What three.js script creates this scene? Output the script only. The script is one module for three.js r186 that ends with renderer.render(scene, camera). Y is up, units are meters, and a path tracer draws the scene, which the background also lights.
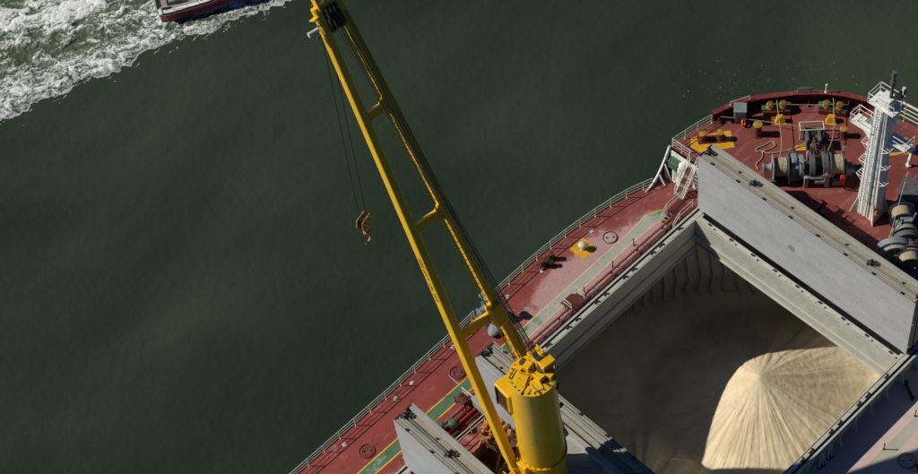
import * as THREE from 'three';
import { Sky } from 'three/addons/objects/Sky.js';
import { mergeGeometries } from 'three/addons/utils/BufferGeometryUtils.js';
import { RoundedBoxGeometry } from 'three/addons/geometries/RoundedBoxGeometry.js';

// ---------------------------------------------------------------- camera, sky, sun
// x = forward along the ship, y = up, z = starboard; the main deck lies at y = 0
const scene = new THREE.Scene();
const camera = new THREE.PerspectiveCamera(15.95, 1024 / 529, 1, 3000);
camera.position.set(-63.811, 115.072, 45.925);
camera.up.set(0.59874, 0.59319, -0.53818);
camera.lookAt(-63.811 + 34.9097, 115.072 - 79.8026, 45.925 - 49.1209);
scene.add(camera);

const SUN = new THREE.Vector3(-0.81, 1, -0.93).normalize();
const sky = new Sky();
sky.name = 'sky';
sky.scale.setScalar(2000);
sky.userData.kind = 'structure';
sky.material.uniforms.sunPosition.value.copy(SUN);
sky.material.uniforms.turbidity.value = 2;
sky.material.uniforms.rayleigh.value = 0.75;
sky.material.uniforms.mieCoefficient.value = 0.003;
if (sky.material.uniforms.cloudCoverage) sky.material.uniforms.cloudCoverage.value = 0;
scene.add(sky);
scene.environmentIntensity = 0.1;

const sun = new THREE.DirectionalLight(new THREE.Color(1.0, 0.93, 0.83), 5.0);
sun.position.copy(SUN).multiplyScalar(160).add(new THREE.Vector3(-15, 0, -15));
sun.target.position.set(-15, 0, -15);
sun.castShadow = true;
sun.shadow.mapSize.set(4096, 4096);
Object.assign(sun.shadow.camera, { left: -80, right: 80, top: 80, bottom: -80, near: 10, far: 400 });
scene.add(sun, sun.target);

const renderer = new THREE.WebGLRenderer({ antialias: true });
renderer.toneMapping = THREE.LinearToneMapping;
renderer.toneMappingExposure = 0.84;
renderer.shadowMap.enabled = true;

// ---------------------------------------------------------------- random and noise
let seed = 12345;
const rnd = () => { seed |= 0; seed = seed + 0x6D2B79F5 | 0; let t = Math.imul(seed ^ seed >>> 15, 1 | seed); t = t + Math.imul(t ^ t >>> 7, 61 | t) ^ t; return ((t ^ t >>> 14) >>> 0) / 4294967296; };
const rr = (a, b) => a + (b - a) * rnd();
const TAB = new Float32Array(65536); for (let i = 0; i < 65536; i++) TAB[i] = rnd();
const lat = (i, j) => TAB[((i & 255) << 8) | (j & 255)];
function vn(x, y) {                       // value noise 0..1, repeats every 256
  const i = Math.floor(x), j = Math.floor(y); let u = x - i, v = y - j;
  u = u * u * (3 - 2 * u); v = v * v * (3 - 2 * v);
  const a = lat(i, j), b = lat(i + 1, j), c = lat(i, j + 1), d = lat(i + 1, j + 1);
  return a + (b - a) * u + (c - a) * v + (a - b - c + d) * u * v;
}
function fbm(x, y, o = 4) { let s = 0, a = 0.5, n = 0; for (let k = 0; k < o; k++) { s += a * vn(x + k * 17.3, y + k * 9.1); n += a; a *= 0.5; x *= 2.03; y *= 2.03; } return s / n; }
function vnp(x, y, p) {                   // periodic in p cells
  const i = Math.floor(x), j = Math.floor(y); let u = x - i, v = y - j;
  u = u * u * (3 - 2 * u); v = v * v * (3 - 2 * v);
  const m = (k) => ((k % p) + p) % p;
  const a = lat(m(i), m(j)), b = lat(m(i + 1), m(j)), c = lat(m(i), m(j + 1)), d = lat(m(i + 1), m(j + 1));
  return a + (b - a) * u + (c - a) * v + (a - b - c + d) * u * v;
}
function fbmp(u, v, p, o = 4) { let s = 0, a = 0.5, n = 0; for (let k = 0; k < o; k++) { s += a * vnp(u * p + k * 3, v * p + k * 5, p); n += a; a *= 0.5; p *= 2; } return s / n; }
const sm = (a, b, x) => { const t = Math.min(1, Math.max(0, (x - a) / (b - a))); return t * t * (3 - 2 * t); };
const mix = (a, b, t) => a + (b - a) * t;
const mix3 = (a, b, t) => [mix(a[0], b[0], t), mix(a[1], b[1], t), mix(a[2], b[2], t)];
const clamp8 = (v) => v < 0 ? 0 : v > 255 ? 255 : v;

function texture(w, h, fn, { srgb = true, repeat = null } = {}) {       // fn(u, v) -> [r, g, b, a] in 0..255
  const d = new Uint8Array(w * h * 4);
  for (let j = 0; j < h; j++) for (let i = 0; i < w; i++) {
    const c = fn((i + 0.5) / w, (j + 0.5) / h), k = (j * w + i) * 4;
    d[k] = clamp8(c[0]); d[k + 1] = clamp8(c[1]); d[k + 2] = clamp8(c[2]); d[k + 3] = c[3] === undefined ? 255 : clamp8(c[3]);
  }
  const t = new THREE.DataTexture(d, w, h, THREE.RGBAFormat);
  t.magFilter = THREE.LinearFilter; t.minFilter = THREE.LinearMipmapLinearFilter; t.generateMipmaps = true;
  if (srgb) t.colorSpace = THREE.SRGBColorSpace;
  if (repeat) { t.wrapS = t.wrapT = THREE.RepeatWrapping; t.repeat.set(1 / repeat, 1 / repeat); }
  t.needsUpdate = true;
  return t;
}
// weathered paint: base colour, patchy tone, worn spots of a second colour, thin streaks
function paint(base, { worn = [110, 70, 50], wear = 0.08, tone = 14, size = 4, px = 256, rough = 0.55, metal = 0, streak = 0, bump = 0 } = {}) {
  const ox = rnd() * 50, oy = rnd() * 50;
  const t = texture(px, px, (u, v) => {
    const a = fbmp(u + ox, v + oy, 4, 5) - 0.5, b = fbmp(u + oy, v + ox, 16, 4), g = vnp(u * 128, v * 128, 128) - 0.5;
    const st = streak ? (vnp(u * 64 + 7, v * 4, 4) - 0.5) * streak : 0;
    const w = sm(0.74 - wear, 0.86 - wear, b) * 0.5;
    const k = a * tone * 2.4 + g * tone * 0.5 + st;
    return mix3([base[0] + k, base[1] + k * 0.98, base[2] + k * 0.95], worn, w);
  }, { repeat: size });
  const m = new THREE.MeshStandardMaterial({ map: t, roughness: rough, metalness: metal });
  if (bump) { m.bumpMap = t; m.bumpScale = bump; }
  return m;
}

// ---------------------------------------------------------------- geometry helpers
const V = (x, y, z) => new THREE.Vector3(x, y, z);
function place(g, x, y, z, rx = 0, ry = 0, rz = 0) {
  if (rx) g.rotateX(rx); if (rz) g.rotateZ(rz); if (ry) g.rotateY(ry);
  return g.translate(x, y, z);
}
const box = (w, h, d, x, y, z, rx, ry, rz) => place(new THREE.BoxGeometry(w, h, d), x, y, z, rx, ry, rz);
const rbox = (w, h, d, x, y, z, r = 0.04, rx, ry, rz) => place(new RoundedBoxGeometry(w, h, d, 2, Math.min(r, w * 0.45, h * 0.45, d * 0.45)), x, y, z, rx, ry, rz);
function cyl(rt, rb, h, x, y, z, axis = 'y', seg = 16, open = false) {
  const g = new THREE.CylinderGeometry(rt, rb, h, seg, 1, open);
  if (axis === 'x') g.rotateZ(-Math.PI / 2); if (axis === 'z') g.rotateX(Math.PI / 2);
  return g.translate(x, y, z);
}
function rod(a, b, r, seg = 6) {
  const p = V(...a), q = V(...b), d = q.clone().sub(p), L = d.length();
  const g = new THREE.CylinderGeometry(r, r, L, seg, 1);
  g.applyQuaternion(new THREE.Quaternion().setFromUnitVectors(V(0, 1, 0), d.normalize()));
  return g.translate((a[0] + b[0]) / 2, (a[1] + b[1]) / 2, (a[2] + b[2]) / 2);
}
function tube(pts, r, n = 40, seg = 6, closed = false, curve = 'catmullrom') {
  return new THREE.TubeGeometry(new THREE.CatmullRomCurve3(pts.map((p) => V(...p)), closed, curve, 0.5), n, r, seg, closed);
}
const polyline = (pts, r, seg = 6) => pts.slice(1).map((p, i) => rod(pts[i], p, r, seg));
function extrude(pts, depth, bevel = 0) {             // outline in xy, thickness along z from 0
  const s = new THREE.Shape(pts.map((p) => new THREE.Vector2(p[0], p[1])));
  return new THREE.ExtrudeGeometry(s, { depth, bevelEnabled: bevel > 0, bevelSize: bevel, bevelThickness: bevel, bevelSegments: 2, curveSegments: 8 });
}
// outline in (x, z), slab from y0 up to y1
function slab(pts, y0, y1, holes = []) {
  const s = new THREE.Shape(pts.map((p) => new THREE.Vector2(p[0], -p[1])));
  for (const h of holes) s.holes.push(new THREE.Path(h.map((p) => new THREE.Vector2(p[0], -p[1]))));
  const g = new THREE.ExtrudeGeometry(s, { depth: y1 - y0, bevelEnabled: false, curveSegments: 4 });
  g.rotateX(-Math.PI / 2); return g.translate(0, y0, 0);
}
const lathe = (prof, x, y, z, seg = 24) => new THREE.LatheGeometry(prof.map((p) => new THREE.Vector2(p[0], p[1])), seg).translate(x, y, z);
function merged(list) {
  list = (Array.isArray(list) ? list.flat(9) : [list]).map((g) => {
    const n = g.index ? g.toNonIndexed() : g;
    for (const k of Object.keys(n.attributes)) if (!['position', 'normal', 'uv'].includes(k)) n.deleteAttribute(k);
    if (!n.attributes.normal) n.computeVertexNormals();
    return n;
  });
  return list.length === 1 ? list[0] : mergeGeometries(list, false);
}
function uvMetres(g, flip) {                          // box projection in metres
  const p = g.attributes.position, n = g.attributes.normal, uv = new Float32Array(p.count * 2);
  for (let i = 0; i < p.count; i += 3) {
    let ax = 0, ay = 0, az = 0;
    for (let k = i; k < i + 3; k++) { ax += Math.abs(n.getX(k)); ay += Math.abs(n.getY(k)); az += Math.abs(n.getZ(k)); }
    for (let k = i; k < i + 3; k++) {
      const x = p.getX(k), y = p.getY(k), z = p.getZ(k);
      if (ay >= ax && ay >= az) { uv[2 * k] = x; uv[2 * k + 1] = z; }
      else if (ax >= az) { uv[2 * k] = z; uv[2 * k + 1] = y; }
      else { uv[2 * k] = x; uv[2 * k + 1] = y; }
    }
  }
  g.setAttribute('uv', new THREE.BufferAttribute(uv, 2));
  return g;
}
function uvPlan(g, x0, x1, z0, z1) {                  // plan projection onto a texture that covers x0..x1, z0..z1
  const p = g.attributes.position, uv = new Float32Array(p.count * 2);
  for (let i = 0; i < p.count; i++) { uv[2 * i] = (p.getX(i) - x0) / (x1 - x0); uv[2 * i + 1] = (p.getZ(i) - z0) / (z1 - z0); }
  g.setAttribute('uv', new THREE.BufferAttribute(uv, 2));
  return g;
}
const taken = {};
function numbered(n) { const k = taken[n] = (taken[n] || 0) + 1; return k === 1 ? n : n + '_' + String(k - 1).padStart(3, '0'); }
function add(o, parent) { o.castShadow = o.receiveShadow = true; parent.add(o); return o; }
function part(name, geoms, m, parent, plan) {
  const g = merged(geoms); plan ? uvPlan(g, ...plan) : uvMetres(g);
  const o = new THREE.Mesh(g, m); o.name = name; return add(o, parent);
}
function thing(name, label, category, pos = [0, 0, 0], turn = 0, group) {
  const o = new THREE.Group(); o.name = numbered(name); o.position.set(...pos); o.rotation.y = turn;
  o.userData = { label, category }; if (group) o.userData.group = group; scene.add(o); return o;
}
function single(name, label, category, geoms, m, pos = [0, 0, 0], turn = 0, group) {
  const o = part(numbered(name), geoms, m, scene); o.position.set(...pos); o.rotation.y = turn;
  o.userData = { label, category }; if (group) o.userData.group = group; return o;
}
function dup(src, pos, turn = 0, label, group) {
  const o = src.clone(); o.name = numbered(src.name.replace(/_\d{3}$/, '')); o.position.set(...pos); o.rotation.y = turn;
  o.userData = { ...src.userData }; if (label) o.userData.label = label; if (group) o.userData.group = group; scene.add(o); return o;
}

// ---------------------------------------------------------------- materials
const M = {
  hull: paint([70, 28, 26], { rough: 0.6, tone: 8 }),
  red: paint([116, 50, 42], { worn: [140, 92, 84], wear: 0.1, tone: 12, rough: 0.6, size: 5 }),
  redDark: paint([90, 36, 30], { worn: [70, 40, 34], wear: 0.12, tone: 12, rough: 0.6 }),
  redPipe: paint([128, 78, 72], { worn: [150, 130, 124], wear: 0.15, tone: 14, rough: 0.6 }),
  boatRed: paint([206, 50, 44], { wear: 0.03, tone: 8 }),
  brightRed: paint([176, 36, 34], { wear: 0.05, tone: 10 }),
  white: paint([226, 226, 220], { worn: [150, 120, 98], wear: 0.06, tone: 9, rough: 0.5, size: 3 }),
  rail: paint([206, 203, 190], { worn: [150, 120, 98], wear: 0.08, tone: 10, size: 1.3 }),
  coaming: paint([178, 178, 166], { worn: [120, 108, 90], wear: 0.05, tone: 11, size: 3 }),
  coverTop: paint([152, 145, 127], { worn: [112, 100, 82], wear: 0.06, tone: 14, size: 3.3 }),
  coverFlange: paint([158, 157, 148], { worn: [116, 108, 94], wear: 0.04, tone: 10, size: 3 }),
  dark: paint([34, 34, 34], { worn: [64, 58, 52], wear: 0.15, tone: 6, size: 1 }),
  rubber: paint([26, 26, 27], { worn: [50, 48, 46], wear: 0.1, tone: 4, size: 1, rough: 0.8 }),
  yellow: paint([224, 174, 6], { worn: [160, 110, 20], wear: 0.0, tone: 9, streak: 8, rough: 0.42, size: 5 }),
  yellowDeck: paint([212, 160, 28], { worn: [140, 96, 46], wear: 0.12, tone: 14, size: 1.6 }),
  green: paint([66, 100, 72], { worn: [96, 104, 84], wear: 0.1, tone: 10, size: 1.5 }),
  grey: paint([142, 146, 142], { worn: [96, 76, 58], wear: 0.14, tone: 14, size: 1.4 }),
  greyDark: paint([88, 92, 90], { worn: [70, 56, 44], wear: 0.16, tone: 14, size: 1.2 }),
  greyBlue: paint([122, 136, 136], { worn: [90, 84, 74], wear: 0.1, tone: 12, size: 1.2 }),
  cap: paint([176, 138, 48], { worn: [74, 52, 34], wear: 0.24, tone: 22, size: 0.9 }),
  dusty: paint([176, 158, 152], { worn: [130, 92, 84], wear: 0.12, tone: 10, size: 1.5 }),
  rust: paint([186, 128, 70], { worn: [92, 56, 32], wear: 0.24, tone: 26, size: 1.5, rough: 0.85 }),
  rustDark: paint([84, 54, 34], { worn: [128, 76, 38], wear: 0.2, tone: 20, size: 1.5, rough: 0.85 }),
  steelRope: paint([92, 86, 70], { wear: 0.1, tone: 8, size: 0.8, rough: 0.6 }),
  hawser: paint([170, 155, 130], { worn: [140, 124, 100], wear: 0.2, tone: 16, size: 0.5, rough: 0.95 }),
  orange: paint([226, 104, 24], { wear: 0.02, tone: 6 }),
  glass: new THREE.MeshPhysicalMaterial({ color: 0x20282a, roughness: 0.08, metalness: 0, clearcoat: 1 }),
};
// steel skin of the hatch covers: faint horizontal weld bands
M.cover = (() => {
  const t = texture(512, 512, (u, v) => {
    const y = v * 4, b = Math.abs(((y * 3) % 1) - 0.5);
    const band = (b > 0.43 ? -16 : 0) + (b < 0.07 ? 7 : 0) + (lat(Math.floor(y * 3), 7) - 0.5) * 9;
    const a = (fbmp(u, v, 4, 5) - 0.5) * 16, s = (vnp(u * 4, v * 128, 4) - 0.5) * 5, g = (vnp(u * 200, v * 200, 200) - 0.5) * 4;
    const run = sm(0.74, 0.9, vnp(u * 72, v * 3, 72)) * sm(0.35, 0.7, fbmp(u, v + 0.2, 6, 3)) * 0.16;
    const k = band + a + s + g, w = Math.max(run, sm(0.72, 0.84, fbmp(v + 0.3, u, 16, 3)) * 0.3);
    return mix3([178 + k, 180 + k, 179 + k], [138, 122, 104], w);
  }, { repeat: 4 });
  return new THREE.MeshStandardMaterial({ map: t, roughness: 0.5, bumpMap: t, bumpScale: 0.02 });
})();

// ---------------------------------------------------------------- water
const WATER_Y = -8;
const waterTone = (x, z) => {                         // silt drifting in the harbour water
  const n = fbm(x * 0.022 + 3, z * 0.03 + 8, 4) - 0.5, s = fbm(x * 0.05 + 40 + n * 2, z * 0.11 + 20, 4) - 0.5;
  return n * 1.1 + s * 0.5;
};
const waterBump = texture(512, 512, (u, v) => { const a = fbmp(u, v, 10, 5) * 0.7 + fbmp(u + 0.4, v, 30, 3) * 0.3; return [a * 255, a * 255, a * 255]; }, { srgb: false, repeat: 14 });
const waterMap = texture(2048, 2048, (u, v) => {
  const x = -160 + u * 320, z = -220 + v * 320, wp = fbm(x * 0.03, z * 0.03 + 5, 3) * 26, k = waterTone(x + wp, z - wp) * 40 + (fbm(x * 0.25 + wp * 0.4, z * 0.6, 4) - 0.5) * 3;
  return [48 + k, 60 + k, 46 + k * 0.78];
});
M.water = new THREE.MeshPhysicalMaterial({ map: waterMap, roughness: 0.18, ior: 1.33, bumpMap: waterBump, bumpScale: 0.1, specularIntensity: 1 });
{
  const sh = new THREE.Shape([[-1500, -1500], [1500, -1500], [1500, 1500], [-1500, 1500]].map(([x, z]) => new THREE.Vector2(x, z)));
  sh.holes.push(new THREE.Path([[-89, 16.5], [2, 15.5], [9, 14.2], [14, 10.5], [17, 0], [14, -10.5], [9, -14.2], [2, -15.5], [-89, -16.5]].map(([x, z]) => new THREE.Vector2(x, -z))));
  const n = new THREE.ShapeGeometry(sh).rotateX(-Math.PI / 2).translate(0, WATER_Y, 0).toNonIndexed();
  uvPlan(n, 0, 1, 0, 1);
  waterMap.wrapS = waterMap.wrapT = THREE.MirroredRepeatWrapping; waterMap.repeat.set(1 / 320, 1 / 320); waterMap.offset.set(0.5, 0.6875);
  const o = new THREE.Mesh(n, M.water); o.name = 'water'; o.userData.kind = 'structure'; add(o, scene);
}

// foam of the launch's wake: churned water behind and beside the hull
const wakeEdge = (x) => -75.1 + (x + 30.6) * 0.318 + (vn(x * 0.45, 3) - 0.5) * 1.5 + (vn(x * 1.6, 9) - 0.5) * 0.7 + (vn(x * 5, 19) - 0.5) * 0.25;
const BH = V(0.884, 0, 0.467);                         // heading of the launch
{
  const X0 = -50, X1 = 4, Z0 = -104, Z1 = -62;
  const field = (x, z) => {
    const e = wakeEdge(x) - z;                          // metres inside the outer edge
    if (e < -0.05) { const q = fbm(x * 1.1 + 4, z * 2.6 + 8, 4) + (vn(x * 7, z * 7) - 0.5) * 0.2 + e * 0.11; return [e > -1.9 && q > 0.65 ? 0.42 : 0, 0, e]; }
    // along / across the launch's track
    const dx = x + 11.1, dz = z + 73.4, s = dx * BH.x + dz * BH.z, t = -dx * BH.z + dz * BH.x;
    const wx = s * 0.5 + (fbm(x * 0.7, z * 0.7, 3) - 0.5) * 1.5, wz = t + (fbm(x * 0.7 + 31, z * 0.7, 3) - 0.5) * 1.5;
    const lace = fbm(wx * 3.4, wz * 3.4, 4), speck = fbm(x * 6.5 + 50, z * 6.5, 3);       // fine bubbles
    const clump = fbm(wx * 0.95 + 11, wz * 0.95 + 5, 5), big = fbm(wx * 0.34 + 71, wz * 0.34 + 5, 4);
    const inner = sm(2.6, 6.5, e) * sm(5, 0, s);
    const wash = Math.exp(-Math.pow((t - 0.2 + s * 0.05) / (1.3 - s * 0.06), 2)) * sm(0.5, -4, s);
    let cov = mix(0.66, 0.60 + (clump - 0.5) * 1.5 + (big - 0.5) * 0.7, inner);
    cov -= 0.24 * wash;
    cov -= 0.3 * sm(0.9, 0.2, Math.abs(t - 1.9)) * sm(-1.5, 1, s) * sm(16, 4, s);
    let f = sm(0.18, 0.92, cov + (lace - 0.5) * 1.05 + (speck - 0.5) * 0.8);
    f *= mix(0.75, 1, sm(0.1, 1.4, e + (lace - 0.5) * 2));
    f = Math.max(f, 0.75 * sm(0.32, 0.06, e) * sm(-0.05, 0.03, e) * sm(0.3, 0.6, vn(x * 1.3, z * 1.3) + 0.2));
    const h = (clump - 0.5) * mix(0.25, 0.95, inner) + sm(0, 1.0, e) * 0.16 + (lace - 0.5) * 0.35;
    return [Math.min(1, f), h, e];
  };
  const NX = 380, NZ = 300, pos = [], nor = [], uv = [], idx = [], keep = [];
  for (let j = 0; j <= NZ; j++) for (let i = 0; i <= NX; i++) {
    const x = mix(X0, X1, i / NX), z = mix(Z0, Z1, j / NZ), f = field(x, z);
    pos.push(x, WATER_Y + 0.02 + Math.max(0, f[1] * 0.7 + 0.1) * sm(-0.1, 1.2, wakeEdge(x) - z), z); uv.push(i / NX, j / NZ); keep.push(wakeEdge(x) - z > -2.1);
  }
  for (let j = 0; j < NZ; j++) for (let i = 0; i < NX; i++) {
    const a = j * (NX + 1) + i, b = a + 1, c = a + NX + 1, d = c + 1;
    if (keep[a] || keep[b] || keep[c] || keep[d]) idx.push(a, c, b, b, c, d);
  }
  const g = new THREE.BufferGeometry();
  g.setAttribute('position', new THREE.Float32BufferAttribute(pos, 3)); g.setAttribute('uv', new THREE.Float32BufferAttribute(uv, 2)); g.setIndex(idx); g.computeVertexNormals();
  const map = texture(2048, 1536, (u, v) => {
    const x = mix(X0, X1, u), z = mix(Z0, Z1, v), f = field(x, z), fine = (vn(x * 16, z * 16) - 0.5) * 18 + (vn(x * 7, z * 7) - 0.5) * 16;
    const aer = sm(0.0, 4, f[2]) * 13, c = mix3([48 + aer * 1.7, 60 + aer * 1.8, 46 + aer], [228 + fine, 230 + fine, 230 + fine], f[0]);
    const q = vn(x * 2.1 + 7, z * 2.1); if (f[2] <= -0.05) return [124, 134, 126, f[0] > 0.1 ? 255 : 0];
    return [...c, f[2] > -0.05 && (f[2] > 0.5 || f[0] > 0.22 || q > 0.5) ? 255 : 0];
  });
  const m = new THREE.MeshStandardMaterial({ map, roughness: 0.55, transparent: true, alphaTest: 0.5 });
  const o = new THREE.Mesh(g, m); o.name = 'wake_foam';
  o.userData = { kind: 'stuff', label: 'white foaming wake churned up behind the small launch', category: 'foam' }; add(o, scene);
}
// specks of chaff floating off the bow
{
  const o = new THREE.InstancedMesh(merged(cyl(1, 0.8, 0.5, 0, 0, 0, 'y', 6)), paint([112, 102, 66], { tone: 24, size: 1 }), 170), d = new THREE.Object3D();
  for (let i = 0; i < 170; i++) {
    const a = (rnd() + rnd() + rnd()) / 3 - 0.5, b = (rnd() + rnd()) / 2 - 0.5, s = 0.02 + 0.06 * Math.pow(rnd(), 4);
    d.position.set(22 + a * 16 + b * 5, WATER_Y + 0.015, -22 + a * 15 - b * 6); d.scale.set(s * rr(0.7, 1.8), 0.05, s); d.rotation.y = rnd() * 6; d.updateMatrix(); o.setMatrixAt(i, d.matrix);
  }
  o.name = 'floating_chaff'; o.userData = { kind: 'stuff', label: 'yellow specks of chaff drifting on the water off the bow', category: 'debris' }; add(o, scene);
}

// ---------------------------------------------------------------- the ship: hull, decks, hold
const ship = thing('cargo_ship', 'red decked bulk cargo ship with open hold and raised forecastle', 'ship');
const EDGE = [[-90, -17.7], [-60, -17.7], [-37, -17.68], [-28, -17.75], [-20, -17.95], [-15, -18.35], [-12, -18.42], [-9, -18.38], [-6.5, -18.2], [-4, -17.92], [-2, -17.6], [-0.5, -17.25], [1, -16.75], [2, -16.35], [3.98, -16.5]];
const edgeZ = (x) => { for (let i = 1; i < EDGE.length; i++) if (x <= EDGE[i][0]) { const a = EDGE[i - 1], b = EDGE[i], t = (x - a[0]) / (b[0] - a[0]); return a[1] + (b[1] - a[1]) * t; } return EDGE.at(-1)[1]; };
const BOW = [[3.98, -16.6], [6.8, -16.15], [8.4, -15.75], [9.8, -15.3], [11.1, -14.72], [12.3, -13.95], [13.4, -13.05], [14.7, -11.95], [16, -10.58], [16.7, -9.7], [17.3, -8.7], [17.8, -7.6], [18.3, -6.2], [18.75, -4.6], [19.1, -2.6], [19.25, 0]];
const bowFull = [...BOW, ...BOW.slice(0, -1).reverse().map(([x, z]) => [x, -z])];
const HOLE = [[-21.6, -10.3], [0.1, -10.3], [0.1, 10.3], [-21.6, 10.3]];
const HOLE2 = [[-54, -10.3], [-33.2, -10.3], [-33.2, 10.3], [-54, 10.3]];
const deckOutline = [...EDGE.map((p) => [...p]), ...EDGE.map(([x, z]) => [x, -z]).reverse()];

const dust = (x, z) => {                               // pale meal dust lying on the deck beside the open hold
  const n = fbm(x * 0.35 + 9, z * 0.35 + 3, 4) - 0.5, f = fbm(x * 1.4, z * 1.4 + 60, 4), fine = fbm(x * 5, z * 5, 3);
  let d;
  if (z < 0) d = sm(-18.2, -15.5, x + n * 6) * sm(2.2, -2.0, x + n * 3 - (z + 14) * 0.7) * sm(-17.6, -15.6, z + n * 2.4 - sm(-8, 1, x) * 1.9) * 0.98;
  else d = sm(-24, -13, x + n * 5) * 1.18;
  if (Math.abs(z) < 11 && x < -21.6 && x > -33) d = 0.3 + n * 0.6;
  d *= 0.66 + 0.36 * f;
  d = Math.max(d, 0.34 * sm(0.60, 0.70, fbm(x * 0.55 + 70, z * 0.8 + 9, 4)) * sm(0.35, 0.6, f));
  d = mix(d, sm(0.28, 0.66, d + (f - 0.5) * 0.55 + (fine - 0.5) * 0.4) * 0.86, 0.55) * (z < 0 ? 0.74 : 1);
  return Math.min(0.95, Math.max(0, d) + (fine - 0.5) * 0.12 * Math.min(1, d * 2));
};
const DUST = [204, 189, 184];
const DECKBOX = [-46, 4, -19.5, 19.5];
const deckTex = texture(2048, 1536, (u, v) => {
  const x = mix(-46, 4, u), z = mix(-19.5, 19.5, v);
  const big = (fbm(x * 0.18, z * 0.25 + 30, 4) - 0.5) * 30, mid = (fbm(x * 1.3 + 5, z * 1.3, 4) - 0.5) * 18, grain = (vn(x * 21, z * 21) - 0.5) * 9;
  const pl = (lat(Math.floor((x + 60) / 5.2), Math.floor((z + 40) / 2.35)) - 0.5) * 9;    // plates differ a little in tone
  const k = big * 0.6 + mid + grain + pl;
  let c = [136 + k, 56 + k * 0.62, 46 + k * 0.58];
  const pur = sm(-26, -6, x + (fbm(x * 0.2, z * 0.3, 3) - 0.5) * 14) * 0.5;               // older, chalky paint towards the bow
  c = mix3(c, [126 + k, 74 + k * 0.8, 68 + k * 0.8], pur);
  const seamX = Math.abs((((x + 60) / 5.2) % 1) - 0.5) > 0.4935 ? 1 : 0, seamZ = Math.abs((((z + 40) / 2.35) % 1) - 0.5) > 0.487 ? 1 : 0;
  if (seamX || seamZ) c = mix3(c, [86, 44, 40], 0.28);
  const scuff = sm(0.66, 0.74, fbm(x * 0.9 + 100, z * 5 + 20, 4)); c = mix3(c, [168, 122, 116], scuff * 0.35);
  const ru = sm(0.69, 0.76, fbm(x * 2.2 + 33, z * 2.2 + 77, 4)); c = mix3(c, [82, 46, 34], ru * 0.5);
  return mix3(c, DUST, dust(x, z));
});
deckTex.wrapS = deckTex.wrapT = THREE.MirroredRepeatWrapping;
const deckBump = texture(512, 512, (u, v) => { const a = fbmp(u, v, 16, 5) * 255; return [a, a, a]; }, { srgb: false });
M.deck = new THREE.MeshStandardMaterial({ map: deckTex, roughness: 0.62 });

// hull sides and bottom (outline lofted down to the waterline and below)
{
  const loop = [...EDGE.slice(0, -1), ...BOW, ...BOW.slice(0, -1).reverse().map(([x, z]) => [x, -z]), ...EDGE.slice(0, -1).reverse().map(([x, z]) => [x, -z])];
  const pos = [], lv = [[0, 0], [-4, 0.55], [-12, 1.2]];
  const at = ([x, z], l) => [x > 3 ? x - lv[l][1] * 1.2 : x, lv[l][0] + (l === 0 && x > 3.55 ? 2.99 : 0), z * (x > 3 ? 1 - lv[l][1] * 0.03 : 1)];
  for (let i = 0; i < loop.length; i++) for (let l = 0; l < 2; l++) {
    const a = loop[i], b = loop[(i + 1) % loop.length], p = at(a, l), q = at(b, l), r = at(a, l + 1), s = at(b, l + 1);
    pos.push(...p, ...q, ...r, ...q, ...s, ...r);
  }
  const g = new THREE.BufferGeometry(); g.setAttribute('position', new THREE.Float32BufferAttribute(pos, 3)); g.computeVertexNormals(); g.setAttribute('uv', new THREE.Float32BufferAttribute(new Float32Array(pos.length / 3 * 2), 2));
  part('hull', g, M.hull, ship);
}
part('main_deck', slab(deckOutline, -0.06, 0, [HOLE, HOLE2]), M.deck, ship, DECKBOX);
for (const s of [-1, 1]) part('deck_edge_bar', EDGE.slice(1).map((b, i) => rod([EDGE[i][0], 0.03, s * (-EDGE[i][1] - 0.04)], [b[0], 0.03, s * (-b[1] - 0.04)], 0.05, 5)), M.redDark, ship);
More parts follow.
